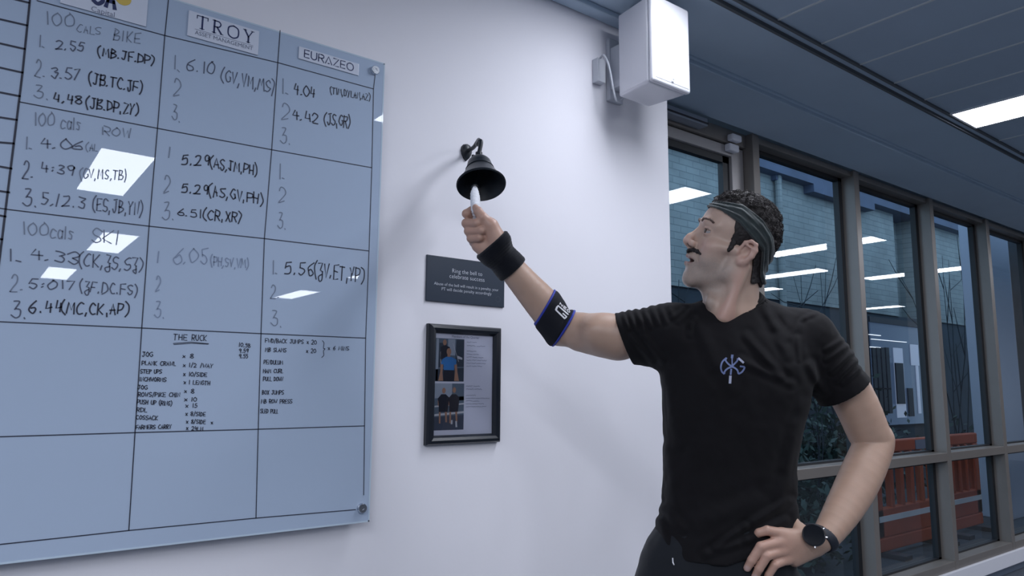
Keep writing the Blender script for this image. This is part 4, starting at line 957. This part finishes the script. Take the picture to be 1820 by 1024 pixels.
MT['shoe'] = mat('dark_shoe', (.02, .02, .025), .6)
CI = np.linalg.inv(np.stack([RT, UP, FW]).T)
def px_of(p):
    q = (p-CAM)@np.stack([RT, UP, FW]).T; return np.stack([IW/2+FPX*q[:, 0]/q[:, 2], IH/2-FPX*q[:, 1]/q[:, 2]], 1)
# ---- T-shirt
slR = chain([Q(1190, 597, 1.715), Q(1136, 599, 1.738), Q(1070, 601, 1.765)], [.074, .0605, .0585], .03)
slL = chain([Q(1432, 602, 1.715), Q(1468, 650, 1.716), Q(1508, 708, 1.722), Q(1530, 745, 1.726)], [.071, .0635, .0605, .060], .03)
shirt = [loft(TORSO, 0, .03)]+slR+slL+[cone(Q(1190, 598, 1.715), Q(1242, 606, 1.715), .074, .077, .03)]
cR = Q(1109, 600, 1.75); nR = -.92*XR-.33*UP+.22*FH; nR /= np.linalg.norm(nR)
cL = Q(1500, 695, 1.72); nL = .55*XR-.84*UP; nL /= np.linalg.norm(nL)
aL0, aL1 = Q(1432, 602, 1.715), Q(1530, 745, 1.726)
HEM = [(1158, 940, 1.70), (1168, 962, 1.66), (1182, 983, 1.63), (1205, 998, 1.605), (1245, 1005, 1.59), (1290, 1005, 1.588), (1330, 996, 1.592), (1365, 975, 1.61), (1395, 950, 1.64), (1420, 925, 1.69)]
hm = [Q(*h) for h in HEM]; HU_ = np.array([h@XR for h in hm]); HZ_ = np.array([h[2] for h in hm])
c0_, c1_, c2_ = Q(1284, 566, 1.632), Q(1349, 521, 1.72), Q(1248, 556, 1.680)
cn = np.cross(c1_-c0_, c2_-c0_); cn /= np.linalg.norm(cn); cn *= np.sign(cn[2])
na, nb_ = nb0, hp(0, -.022, -.035); nd = (nb_-na)/np.linalg.norm(nb_-na)
FOLDS = [((1351, 531), (1375, 580), .0045, 7), ((1375, 580), (1400, 632), .004, 7), ((1326, 597), (1388, 668), .005, 6), ((1316, 640), (1405, 682), .004, 6), ((1365, 560), (1398, 600), .003, 6),
 ((1228, 553), (1206, 572), .0035, 4), ((1236, 566), (1226, 580), .0035, 4), ((1228, 576), (1226, 596), .003, 4), ((1214, 552), (1196, 566), .003, 4), ((1240, 575), (1268, 650), .003, 9), ((1256, 590), (1300, 690), .0025, 10),
 ((1106, 556), (1118, 585), .0028, 3), ((1117, 553), (1132, 590), .0028, 3.2), ((1130, 551), (1146, 588), .0028, 3.5), ((1143, 549), (1158, 580), .0028, 3.5), ((1158, 547), (1170, 575), .0028, 4), ((1173, 545), (1184, 572), .0028, 4), ((1190, 545), (1196, 562), .0028, 4),
 ((1122, 600), (1160, 640), .004, 5), ((1140, 590), (1175, 640), .004, 6),
 ((1512, 628), (1478, 662), .005, 4), ((1504, 616), (1470, 640), .004, 4), ((1520, 642), (1488, 678), .005, 4), ((1527, 655), (1498, 682), .004, 4), ((1440, 650), (1466, 700), .004, 7), ((1495, 604), (1468, 622), .003, 4),
 ((1452, 556), (1426, 567), .002, 3.5), ((1422, 572), (1419, 590), .0018, 3.5), ((1418, 598), (1420, 640), .0018, 3.5),
 ((1430, 720), (1398, 830), .003, 9), ((1415, 760), (1385, 900), .003, 10), ((1186, 670), (1205, 790), .003, 9), ((1190, 800), (1200, 900), .003, 10),
 ((1272, 973), (1325, 936), .0045, 5), ((1255, 985), (1330, 960), .004, 6), ((1325, 936), (1402, 890), .004, 6), ((1330, 960), (1395, 925), .004, 6), ((1240, 930), (1340, 890), .0025, 12), ((1180, 905), (1215, 940), .004, 7), ((1172, 925), (1190, 975), .004, 6)]
def shirt_post(p, d, coarse):
    if coarse: return d
    near = np.abs(d) < .03
    if near.any():
        q = px_of(p[near]); add = np.zeros(len(q)); fr = np.clip(((p[near]@FH)*-1+1.86)/.1, 0, 1)
        for a, b, am, wd in FOLDS:
            a = np.array(a, float); b = np.array(b, float); ab = b-a; t = np.clip(((q-a)@ab)/(ab@ab), 0, 1); e = np.linalg.norm(q-a-t[:, None]*ab, axis=1)
            add += am*np.exp(-(e/wd)**2)*(.4+.6*np.sin(np.pi*np.clip(t*.9+.05, 0, 1)))-am*.55*np.exp(-((e-wd*1.9)/wd)**2)
        pn = p[near]
        add += .0030*(vnoise(pn, 22, 5)-.5)+.0016*(vnoise(pn, 60, 6)-.5)
        d = d.copy(); d[near] -= add
    ab = RA[2]-RA[0]; t = np.clip(((p-RA[0])@ab)/(ab@ab), 0, 1); cutR = np.minimum((p-cR)@nR, .11-np.linalg.norm(p-RA[0]-t[:, None]*ab, axis=1))
    ab = aL1-aL0; t = np.clip(((p-aL0)@ab)/(ab@ab), 0, 1); dl = np.linalg.norm(p-aL0-t[:, None]*ab, axis=1)
    cutL = np.minimum((p-cL)@nL, .10-dl)
    u = p@XR; fz = np.interp(u, HU_, HZ_)
    hem = fz-p[:, 2]+.002*np.sin(u*60)
    ad = np.linalg.norm((p-na)-((p-na)@nd)[:, None]*nd, axis=1)
    cn_ = smin((p-c0_)@cn+.005, .078-ad, .02)
    cm = np.maximum.reduce([cutR, cutL, hem, cn_]); th = .0055+.007*sm01(-cm, .004, .03)
    sh = np.maximum(d, -(d+th))
    return np.maximum.reduce([sh, cutR, cutL, hem, cn_])
allp = np.concatenate([np.stack([s.c-s.R, s.c+s.R]) for s in slR+slL]); lo = np.minimum(allp.min(0), Q(1150, 1020, 1.85))-.03; hi = np.maximum(allp.max(0), Q(1440, 520, 1.55))+.03
lo = np.minimum(lo, Q(1150, 1020, 1.56)-.02); hi = np.maximum(hi, Q(1400, 520, 1.86)+.03); lo[2] = Q(1290, 1010, 1.58)[2]-.02
V, F = surface(shirt, lo, hi, .0026, post=shirt_post)
print('shirt', len(V))
ts = mesh_from('t_shirt', V, F, MT['tshirt'], person)
tree_ts = BVHTree.FromPolygons([tuple(v) for v in V], [tuple(f) for f in F])
# ribbed collar along the neck opening
ring = []
t1 = np.cross(cn, XR); t1 /= np.linalg.norm(t1); t2 = np.cross(t1, cn)
oc = na+nd*(((c0_-na)@cn)/(nd@cn))
for k in range(49):
    a = 2*math.pi*k/48; dr = math.cos(a)*t2+math.sin(a)*t1; rr = np.linspace(.04, .14, 160); pp = oc+dr*rr[:, None]
    dv = evalp(shirt, pp); dv[rr > .074] = 1; j = np.argmax(dv > 0); ring.append(oc+dr*(rr[j]-.001 if dv[j] > 0 and j > 0 else .07))
ring = np.array(ring)
rs = np.array([np.mean([ring[(k+j) % 48] for j in (-2, -1, 0, 1, 2)], axis=0) for k in range(49)])
m = MB()
for off_, r_ in ((0, .0042), (-.006, .0042), (-.011, .0035)): m.tube([p+cn*off_+(p-oc)/np.linalg.norm(p-oc)*(-off_*.8) for p in rs], r_, 8, caps=False)
m.build('ribbed_collar', MT['tshirt'], ts, smooth=True)
def decal(strokes, wpx, tree, H, lift=.0009, n=8):
    """strokes given in pixels laid onto the cloth along the viewing direction"""
    m = MB()
    for st in strokes:
        w_ = wpx; pts = st
        if isinstance(st, tuple): pts, w_ = st
        P2 = []
        for i in range(len(pts)-1):
            for k in range(n): P2.append(np.array(pts[i])*(1-k/n)+np.array(pts[i+1])*k/n)
        P2.append(np.array(pts[-1], float)); P3 = []; vs = []
        for i, q in enumerate(P2):
            t = P2[min(i+1, len(P2)-1)]-P2[max(i-1, 0)]; t = t/(np.linalg.norm(t)+1e-9); s_ = np.array([-t[1], t[0]])*w_/2
            for sg in (1, -1):
                d = ray(*(q+sg*s_)); d /= np.linalg.norm(d); hit = tree.ray_cast(Vector(CAM), Vector(d))
                if hit[0] is None: h_ = CAM+d*(H/(d@FH))
                else: h_ = np.array(hit[0])-d*lift
                vs.append(h_)
        m.add(vs, [(2*i, 2*i+2, 2*i+3, 2*i+1) for i in range(len(P2)-1)])
    return m
def Zm(pts, s, ox, oy): return [(ox+a/s, oy+b/s) for a, b in pts]
z8 = lambda pts: Zm(catmull(pts, 4), 8.536, 1240, 590)
lg = [z8([(440, 392), (378, 450), (352, 530), (366, 600), (405, 640)]), z8([(440, 392), (424, 434), (470, 490), (520, 525)]), z8([(405, 640), (412, 598), (455, 556), (520, 528)]),
      z8([(607, 400), (600, 440), (548, 495), (520, 525)]), z8([(520, 525), (575, 555), (606, 590), (618, 640)]), z8([(618, 640), (670, 610), (705, 560), (712, 530)]), z8([(712, 530), (640, 522)])]
decal([(l, 3.0) for l in lg], 3, tree_ts, 1.6).build('axe_emblem', MT['blueprint'], ts)
decal([(z8([(526, 345), (520, 400)]), 4.2), (z8([(522, 395), (524, 520)]), 2.2), (z8([(510, 560), (500, 652)]), 3.2), (z8([(520, 500), (520, 545)]), 4.4)], 3, tree_ts, 1.6).build('axe_shaft', MT['blueprint'], ts)
decal([(z8([(615, 398), (648, 425), (700, 472)]), 3.8), (z8([(497, 664), (490, 784)]), 4.6)], 3, tree_ts, 1.6).build('pale_strokes', MT['paleprint'], ts)
# ---- trousers
TR = [(915, 1180, 1402), (930, 1174, 1404), (945, 1164, 1406), (962, 1152, 1407), (985, 1143, 1408), (1010, 1136, 1408), (1030, 1129, 1410), (1085, 1118, 1416), (1140, 1114, 1420)]
PT = table(TR, [.098, .10, .102, .104, .107, .11, .112, .115, .11], [1.70]*9)
tr = [loft(PT, 0, .02)]
for hq, dx in ((hipR, -.07), (hipL, .03)):
    kn, an = at_z(hq, .50, dx*.5, -.01), at_z(hq, .045, dx, .03)
    tr += [cone(at_z(hq, hq[2]-.02), kn, .105, .078, .03), cone(kn, an, .078, .060, .02)]
def tr_post(p, d, coarse):
    if coarse: return d
    return d-.004*(vnoise(p, 16, 9)-.5)-.002*(vnoise(p, 45, 3)-.5)
allp = np.concatenate([np.stack([s.c-s.R, s.c+s.R]) for s in tr[1:]]); lo = allp.min(0)-.05; hi = allp.max(0)+.05; lo[2] = -.03; hi[2] = Q(1290, 905, 1.7)[2]+.02
V, F = surface(tr, lo, hi, .0045, post=tr_post)
tro = mesh_from('trousers', V, F, MT['trousers'], person)
p = Q(1196, 1000, 1.606); m = MB(); m.tube([Q(1195.5, 992, 1.606), p, Q(1198, 1004, 1.600)], .0014, 8); m.build('drawstring_tip', MT['whiteprint'], tro, smooth=True)
for hq, dx in ((hipR, -.07), (hipL, .03)):
    a = at_z(hq, .05, dx, .03); fwd = -FH*.9-XR*.3; fwd /= np.linalg.norm(fwd)
    V, F = surface([cone(a-fwd*.03+np.array([0, 0, -.012]), a+fwd*.15+np.array([0, 0, -.022]), .040, .030, .03), cone(a, a+np.array([0, 0, .03]), .042, .044, .02)], a-.25, a+.25, .005, post=lambda p, d, c: np.maximum(d, .003-p[:, 2]))
    mesh_from('shoe', V, F, MT['shoe'], person)
# ---- headband, hair, brows, moustache
skull = hell((0, .002, .056), (.074, .089, .080), .001)+hell((0, .030, .050), (.062, .064, .062), .02)+[cone(hp(0, -.022, -.035), nb0, .054, .060, .03)]
BYl = [-.11, -.085, -.072, -.059, -.048, -.010, .029, .06, .0896, .11]; BZl = [-.052, -.048, -.036, -.004, .020, .040, .062, .072, .080, .083]
BYu = [-.11, -.09, -.06, -.02, .034, .085, .11]; BZu = [-.004, .022, .060, .088, .108, .101, .098]
def band_s(l):
    zl = np.interp(l[:, 1], BYl, BZl); zu = np.interp(l[:, 1], BYu, BZu); return l[:, 2]-zl, zu-l[:, 2], zu-zl
def band_post(p, d, coarse):
    if coarse: return d
    l = hl(p); a, b, wd = band_s(l); s_ = a/wd
    g = .0016*np.sin(s_*2*np.pi*3.0+l[:, 1]*26+1.2)+.0010*np.sin(s_*2*np.pi*5.3-l[:, 1]*45)+.0008*(vnoise(p, 130, 2)-.5)
    e = (.0125-.0065*sm01(l[:, 1], .03, .075))*np.clip(np.minimum(a, b)/.004+.35, .35, 1)
    return np.maximum.reduce([d-e-g, -a, -b, -(d-.002)])
blo, bhi = HO-.17, HO+.17
V, F = surface(skull, blo, bhi, .0022, post=band_post)
mesh_from('headband', V, F, MT['band'], person)
def hair_d(p, d):
    l = hl(p); a, b, wd = band_s(l)
    top = np.maximum(d-(.006+.006*sm01(l[:, 2], .09, .13))-.008*(vnoise(p, 95, 1)-.5)-.005*(vnoise(p, 210, 4)-.5), b-.004)
    ax_ = np.abs(l[:, 0])
    side = np.maximum.reduce([d-.0055-.003*(vnoise(p, 300, 4)-.5), -(l[:, 2]+.004), (l[:, 2]-.078), np.interp(l[:, 2], [-.004, .012, .03, .05, .075], [.006, .003, -.010, -.030, -.05])-l[:, 1], l[:, 1]-np.interp(l[:, 2], [-.004, .006, .02, .03, .05, .078], [.021, .026, .024, .025, .034, .038]), .05-ax_])
    nape = np.maximum.reduce([d-.005-.003*(vnoise(p, 300, 4)-.5), l[:, 1]+.050-.25*(l[:, 2]+.05), -(l[:, 2]+.053+.004*np.sin(l[:, 0]*200)), l[:, 2]-.03])
    return np.minimum.reduce([top, side, nape])
V, F = surface(skull, blo, bhi, .0022, post=lambda p, d, c: d if c else hair_d(p, d))
hair = mesh_from('hair', V, F, MT['hair'], person)
# loose curls over the crown
lv = hl(V); a, b, wd = band_s(lv); okv = np.where(b < -.006)[0]
pick = RNG.choice(okv, 2600, replace=False); m = MB()
nrm_c = (lv-np.array([0, 0, .05])); nrm_c /= np.linalg.norm(nrm_c, axis=1)[:, None]
for i in pick:
    n_ = nrm_c[i]@HA; n_ = n_/np.linalg.norm(n_); t = np.cross(n_, RNG.randn(3)); t /= np.linalg.norm(t); b_ = np.cross(n_, t); r_ = .0022+.0018*RNG.rand(); tw_ = RNG.rand()*6.28; L_ = .007+.006*RNG.rand()
    pts = [V[i]-n_*.002+n_*L_*.35*math.sin(k/8*2.6)+t*(r_*math.cos(tw_+k*.85))+b_*(r_*math.sin(tw_+k*.85))+t*L_*.5*(k/8) for k in range(9)]
    m.tube(pts, [.00045]*8+[.0002], 3)
m.build('loose_curls', MT['hair'], hair, smooth=True)
def strands(name, path, spread, n, ln, mat_, lie, rg, rad=.00045):
    m = MB()
    for i in range(n):
        t = rg.rand()*(len(path)-1); k = min(int(t), len(path)-2); f = t-k
        b0 = np.array(path[k])*(1-f)+np.array(path[k+1])*f; w_ = spread[k]*(1-f)+spread[k+1]*f
        b0 = b0+rg.randn(3)*w_*np.array([.25, .2, .45]); d = np.array(lie[k])*(1-f)+np.array(lie[k+1])*f+rg.randn(3)*.22; d /= np.linalg.norm(d)
        l_ = ln*(.6+.6*rg.rand()); q = [hp(*(b0+d*l_*s_+np.array([0, -.0, -.10*l_*s_*s_]))) for s_ in (0, .5, 1)]
        m.tube(q, [rad, rad*.8, rad*.3], 3)
    return m.build(name, mat_, person, smooth=True)
rg = np.random.RandomState(5)
mo = []
tree_b = BVHTree.FromPolygons([tuple(v) for v in BODYV], [tuple(f) for f in BODYF])
def on_px(x, y, lift):
    for k in range(12):
        d = ray(x+k, y); d /= np.linalg.norm(d); hit = tree_b.ray_cast(Vector(CAM), Vector(d))
        if hit[0] is not None: break
    l_ = hl((np.array(hit[0])+np.array(hit[1])*lift)[None])[0]; return (abs(l_[0]), l_[1], l_[2])
MPT = [on_px(*q, .0006) for q in ((1221, 447), (1226, 444.5), (1233, 444.5), (1239.5, 447), (1245.5, 451.5))]
MPT[0] = (.001, MPT[0][1], MPT[0][2])
print('moustache', MPT)
for sx_ in (1, -1):
    mo += chain([hp(sx_*a_, b_, c_) for a_, b_, c_ in MPT], [.0026, .0036, .0040, .0036, .0022], .004)
V, F = surface(mo, blo, bhi, .0014, post=lambda p, d, c: d if c else d-.0022*(vnoise(p, 420, 3)-.4))
mesh_from('moustache', V, F, MT['hair'], person)
def on_face(x, z, lift):
    o_ = hp(x*1.35, .2, z); d_ = -HF-HR*0.0; hit = tree_b.ray_cast(Vector(hp(x, .2, z)), Vector(-HF))
    l_ = hl(np.array(hit[0])[None])[0] if hit[0] is not None else np.array([x, .09, z]); return (x, l_[1]+lift, z)
for sx_ in (1, -1):
    strands('moustache_hairs', [(sx_*q[0], q[1]+.0015, q[2]+.001) for q in MPT[:4]], [.004, .004, .004, .003], 200, .007, MT['hair'], [(sx_*.5, .15, -.8), (sx_*.7, .1, -.7), (sx_*.8, -.2, -.7), (sx_*.8, -.3, -.7)], rg)
    bp_ = [on_face(sx_*a_, b_, .0012) for a_, b_ in ((.014, .0435), (.020, .0465), (.027, .0490), (.036, .0510), (.044, .0500), (.052, .0450))]
    br = chain([hp(*q) for q in bp_], [.0016, .0020, .0021, .0019, .0015, .0008], .003)
    V, F = surface(br, blo, bhi, .0013, post=lambda p, d, c: d if c else d-.0016*(vnoise(p, 500, 3)-.4))
    mesh_from('eyebrow', V, F, MT['brow'], person)
    strands('eyebrow_hairs', [bp_[0], bp_[2], bp_[4], bp_[5]], [.0025, .0035, .003, .002], 150, .006, MT['brow'], [(sx_*.4, .3, .8), (sx_*.8, .1, .45), (sx_*.9, -.4, 0), (sx_*.8, -.5, -.3)], rg, .00035)
    # eyeball with iris and pupil
    ce = hp(sx_*EX, EY_, EZ); gz = bell_c+np.array([0, 0, -.02])-ce; gz /= np.linalg.norm(gz); gz = gz*.35+HF*.55+HL*.42; gz /= np.linalg.norm(gz)
    m = MB(); nlat = 40; prof = [(ER*HS*math.sin(math.pi*k/nlat), ER*HS*math.cos(math.pi*k/nlat)) for k in range(nlat+1)]; prof = [(r_, h_+(.0007 if r_ < .0052 and h_ > 0 else 0)) for r_, h_ in prof]
    m.lathe(prof, ce, gz, 32, closed=False)
    eo = m.build('eye', mat('eyeball', (.6, .57, .56), .08, attr='Col', spec=.5) if sx_ == 1 else bpy.data.materials['eyeball'], person, smooth=True)
    vv = np.array(m.v)-ce; cs_ = (vv@gz)/np.linalg.norm(vv, axis=1); an_ = np.arccos(np.clip(cs_, -1, 1))
    cc = np.where(an_[:, None] < .20, [[.004, .004, .004]], np.where(an_[:, None] < .50, [[.06, .035, .022]], [[.36, .33, .33]]))
    a_ = eo.data.color_attributes.new('Col', 'FLOAT_COLOR', 'POINT'); c4 = np.ones((len(vv), 4), np.float32); c4[:, :3] = cc; a_.data.foreach_set('color', c4.ravel())
sbp = [on_px(*q, -.001) for q in ((1309, 418), (1306, 426), (1302.5, 434), (1299, 440), (1295.5, 445))]
for sx_ in (1, -1):
    V, F = surface(chain([hp(sx_*q[0], q[1], q[2]) for q in sbp], [.0075, .0072, .0062, .0055, .0045], .003), blo, bhi, .0014, post=lambda p, d, c: d if c else np.maximum(d-.003*(vnoise(p, 420, 3)-.5), evalp(head[:14], p)-.0035-.0015*vnoise(p, 600, 8)))
    mesh_from('sideburn', V, F, MT['hair'], hair)
# ---- wristband on the raised arm
def band_on(arm, c, n, hw, th, inner=.002, extra=None, h=.002, name='wristband', mat_=None, noise=0, parent=None):
    n = np.array(n)/np.linalg.norm(n)
    def post(p, d, co):
        if co: return np.maximum(d-th, np.linalg.norm(p-c, axis=1)-.12)
        w_ = np.abs((p-c)@n); rn = np.clip((hw-w_)/.005, 0, 1)
        e = d-th*(.6+.4*rn)+(noise*(vnoise(p, 60, 3)-.5) if noise else 0)
        if extra: e = e-extra(p, d, (p-c)@n)
        return np.maximum.reduce([e, w_-hw, -(d-.0004), np.linalg.norm(p-c, axis=1)-.10])
    V, F = surface(arm, c-.1, c+.1, h, post=post)
    return mesh_from(name, V, F, mat_, parent or person), V, F
band_on(armR+handR[:6], Q(894, 455, 1.763), Q(935, 507, 1.785)-Q(880, 446, 1.758), .0445, .0085, mat_=MT['terry'], noise=.002, extra=lambda p, d, w_: .0004*np.sin(w_*900))
sc_ = Q(989, 558.5, 1.80); sn_ = .863*XR-.504*UP
_, V, F = band_on(armR, sc_, sn_, .0325, .0062, name='elbow_strap', mat_=MT['neoprene'])
strap_o = _; tree_st = BVHTree.FromPolygons([tuple(v) for v in V], [tuple(f) for f in F])
for sg in (1, -1): band_on(armR, sc_+sn_/np.linalg.norm(sn_)*.0330*sg, sn_, .0035, .0060, name='blue_trim', mat_=MT['bluetrim'], parent=strap_o, h=.0016)
z3 = lambda pts: Zm(pts, 9.31, 940, 500)
decal([(z3([(655, 552), (482, 402), (448, 470), (592, 618), (625, 588), (560, 528)]), 2.3), (z3([(470, 420), (445, 478)]), 3.4), (z3([(445, 472), (595, 618)]), 2.8)], 2.3, tree_st, 1.75, n=10).build('white_letter', MT['whiteprint'], strap_o)
neo = []
for ch, o0 in (('N', 0), ('E', .38), ('O', .72)):
    for st in G[ch][0].split(';'):
        sm = st[0] == '~'; v = [float(k) for k in st.lstrip('~').split()]; pts = [(v[i]/6, v[i+1]/10) for i in range(0, len(v), 2)]
        b0 = np.array((508, 385.)); du = np.array((165, 143.)); uv = np.array((12, -34.))
        neo.append((z3([tuple(b0+du*(o0+a_*.26)+uv*b_) for a_, b_ in pts]), 1.15))
decal(neo, 1.1, tree_st, 1.75, n=4).build('small_white_letters', MT['whiteprint'], strap_o)
# ---- watch on the left wrist
wn = Q(1456, 958, 1.622)-Q(1502, 900, 1.665); wc = Q(1459, 958, 1.626)
wo, V, F = band_on(armL+handL[:6], wc, wn, .0105, .0042, name='wristwatch', mat_=MT['strap'], h=.0018)
wx = -FH*.80+UP*.30-XR*.34; wx /= np.linalg.norm(wx)
fc = Q(1446.5, 951, 1.580)
m = MB(); m.lathe([(.016, -.012), (.0205, -.010), (.0232, -.004), (.0236, .001), (.0226, .0035), (.0205, .0045), (.0200, .0036)], fc, wx, 48); m.build('watch_case', MT['case'], wo, smooth=True)
m = MB(); m.lathe([(.0001, .0040), (.0202, .0039)], fc, wx, 48, closed=False); m.build('watch_glass', MT['dial'], wo)
m = MB(); u_ = np.cross(wx, wn); u_ /= np.linalg.norm(u_); w2 = np.cross(wx, u_)
for a in (.5, 1.25, -.9): dr = math.cos(a)*u_+math.sin(a)*w2; m.tube([fc+dr*.022, fc+dr*.0265], .0022, 8)
m.build('buttons', MT['chrome'], wo, smooth=True)
# ---- bell rope
path = catmull([cl, (cl*.6+Q(844, 362, 1.733)*.4), Q(845.5, 368, 1.735), Q(848, 384, 1.744), Q(849, 405, 1.750), Q(850, 428, 1.752)], 10)
m = MB(); s_ = 0
pl_ = np.array(path); seg_ = np.concatenate([[0], np.cumsum(np.linalg.norm(np.diff(pl_, axis=0), axis=1))]); ss = np.linspace(0, seg_[-1], 140); pl2 = np.stack([np.interp(ss, seg_, pl_[:, i]) for i in range(3)], 1)
for k in range(3):
    pts = []
    for i, q in enumerate(pl2):
        t = pl2[min(i+1, 139)]-pl2[max(i-1, 0)]; t /= np.linalg.norm(t); u_ = np.cross(t, [1, 0, 0.]); u_ /= np.linalg.norm(u_); v_ = np.cross(t, u_); a = ss[i]*2*math.pi/.030+k*2.094
        pts.append(q+(.003+.0042*min(1, i/45))*(math.cos(a)*u_+math.sin(a)*v_))
    m.tube(pts, [.0024+.0028*min(1, i/45)+.0007*math.sin(i*1.9+k) for i in range(140)], 8)
m.build('bell_rope', MT['rope'], bell, smooth=True)
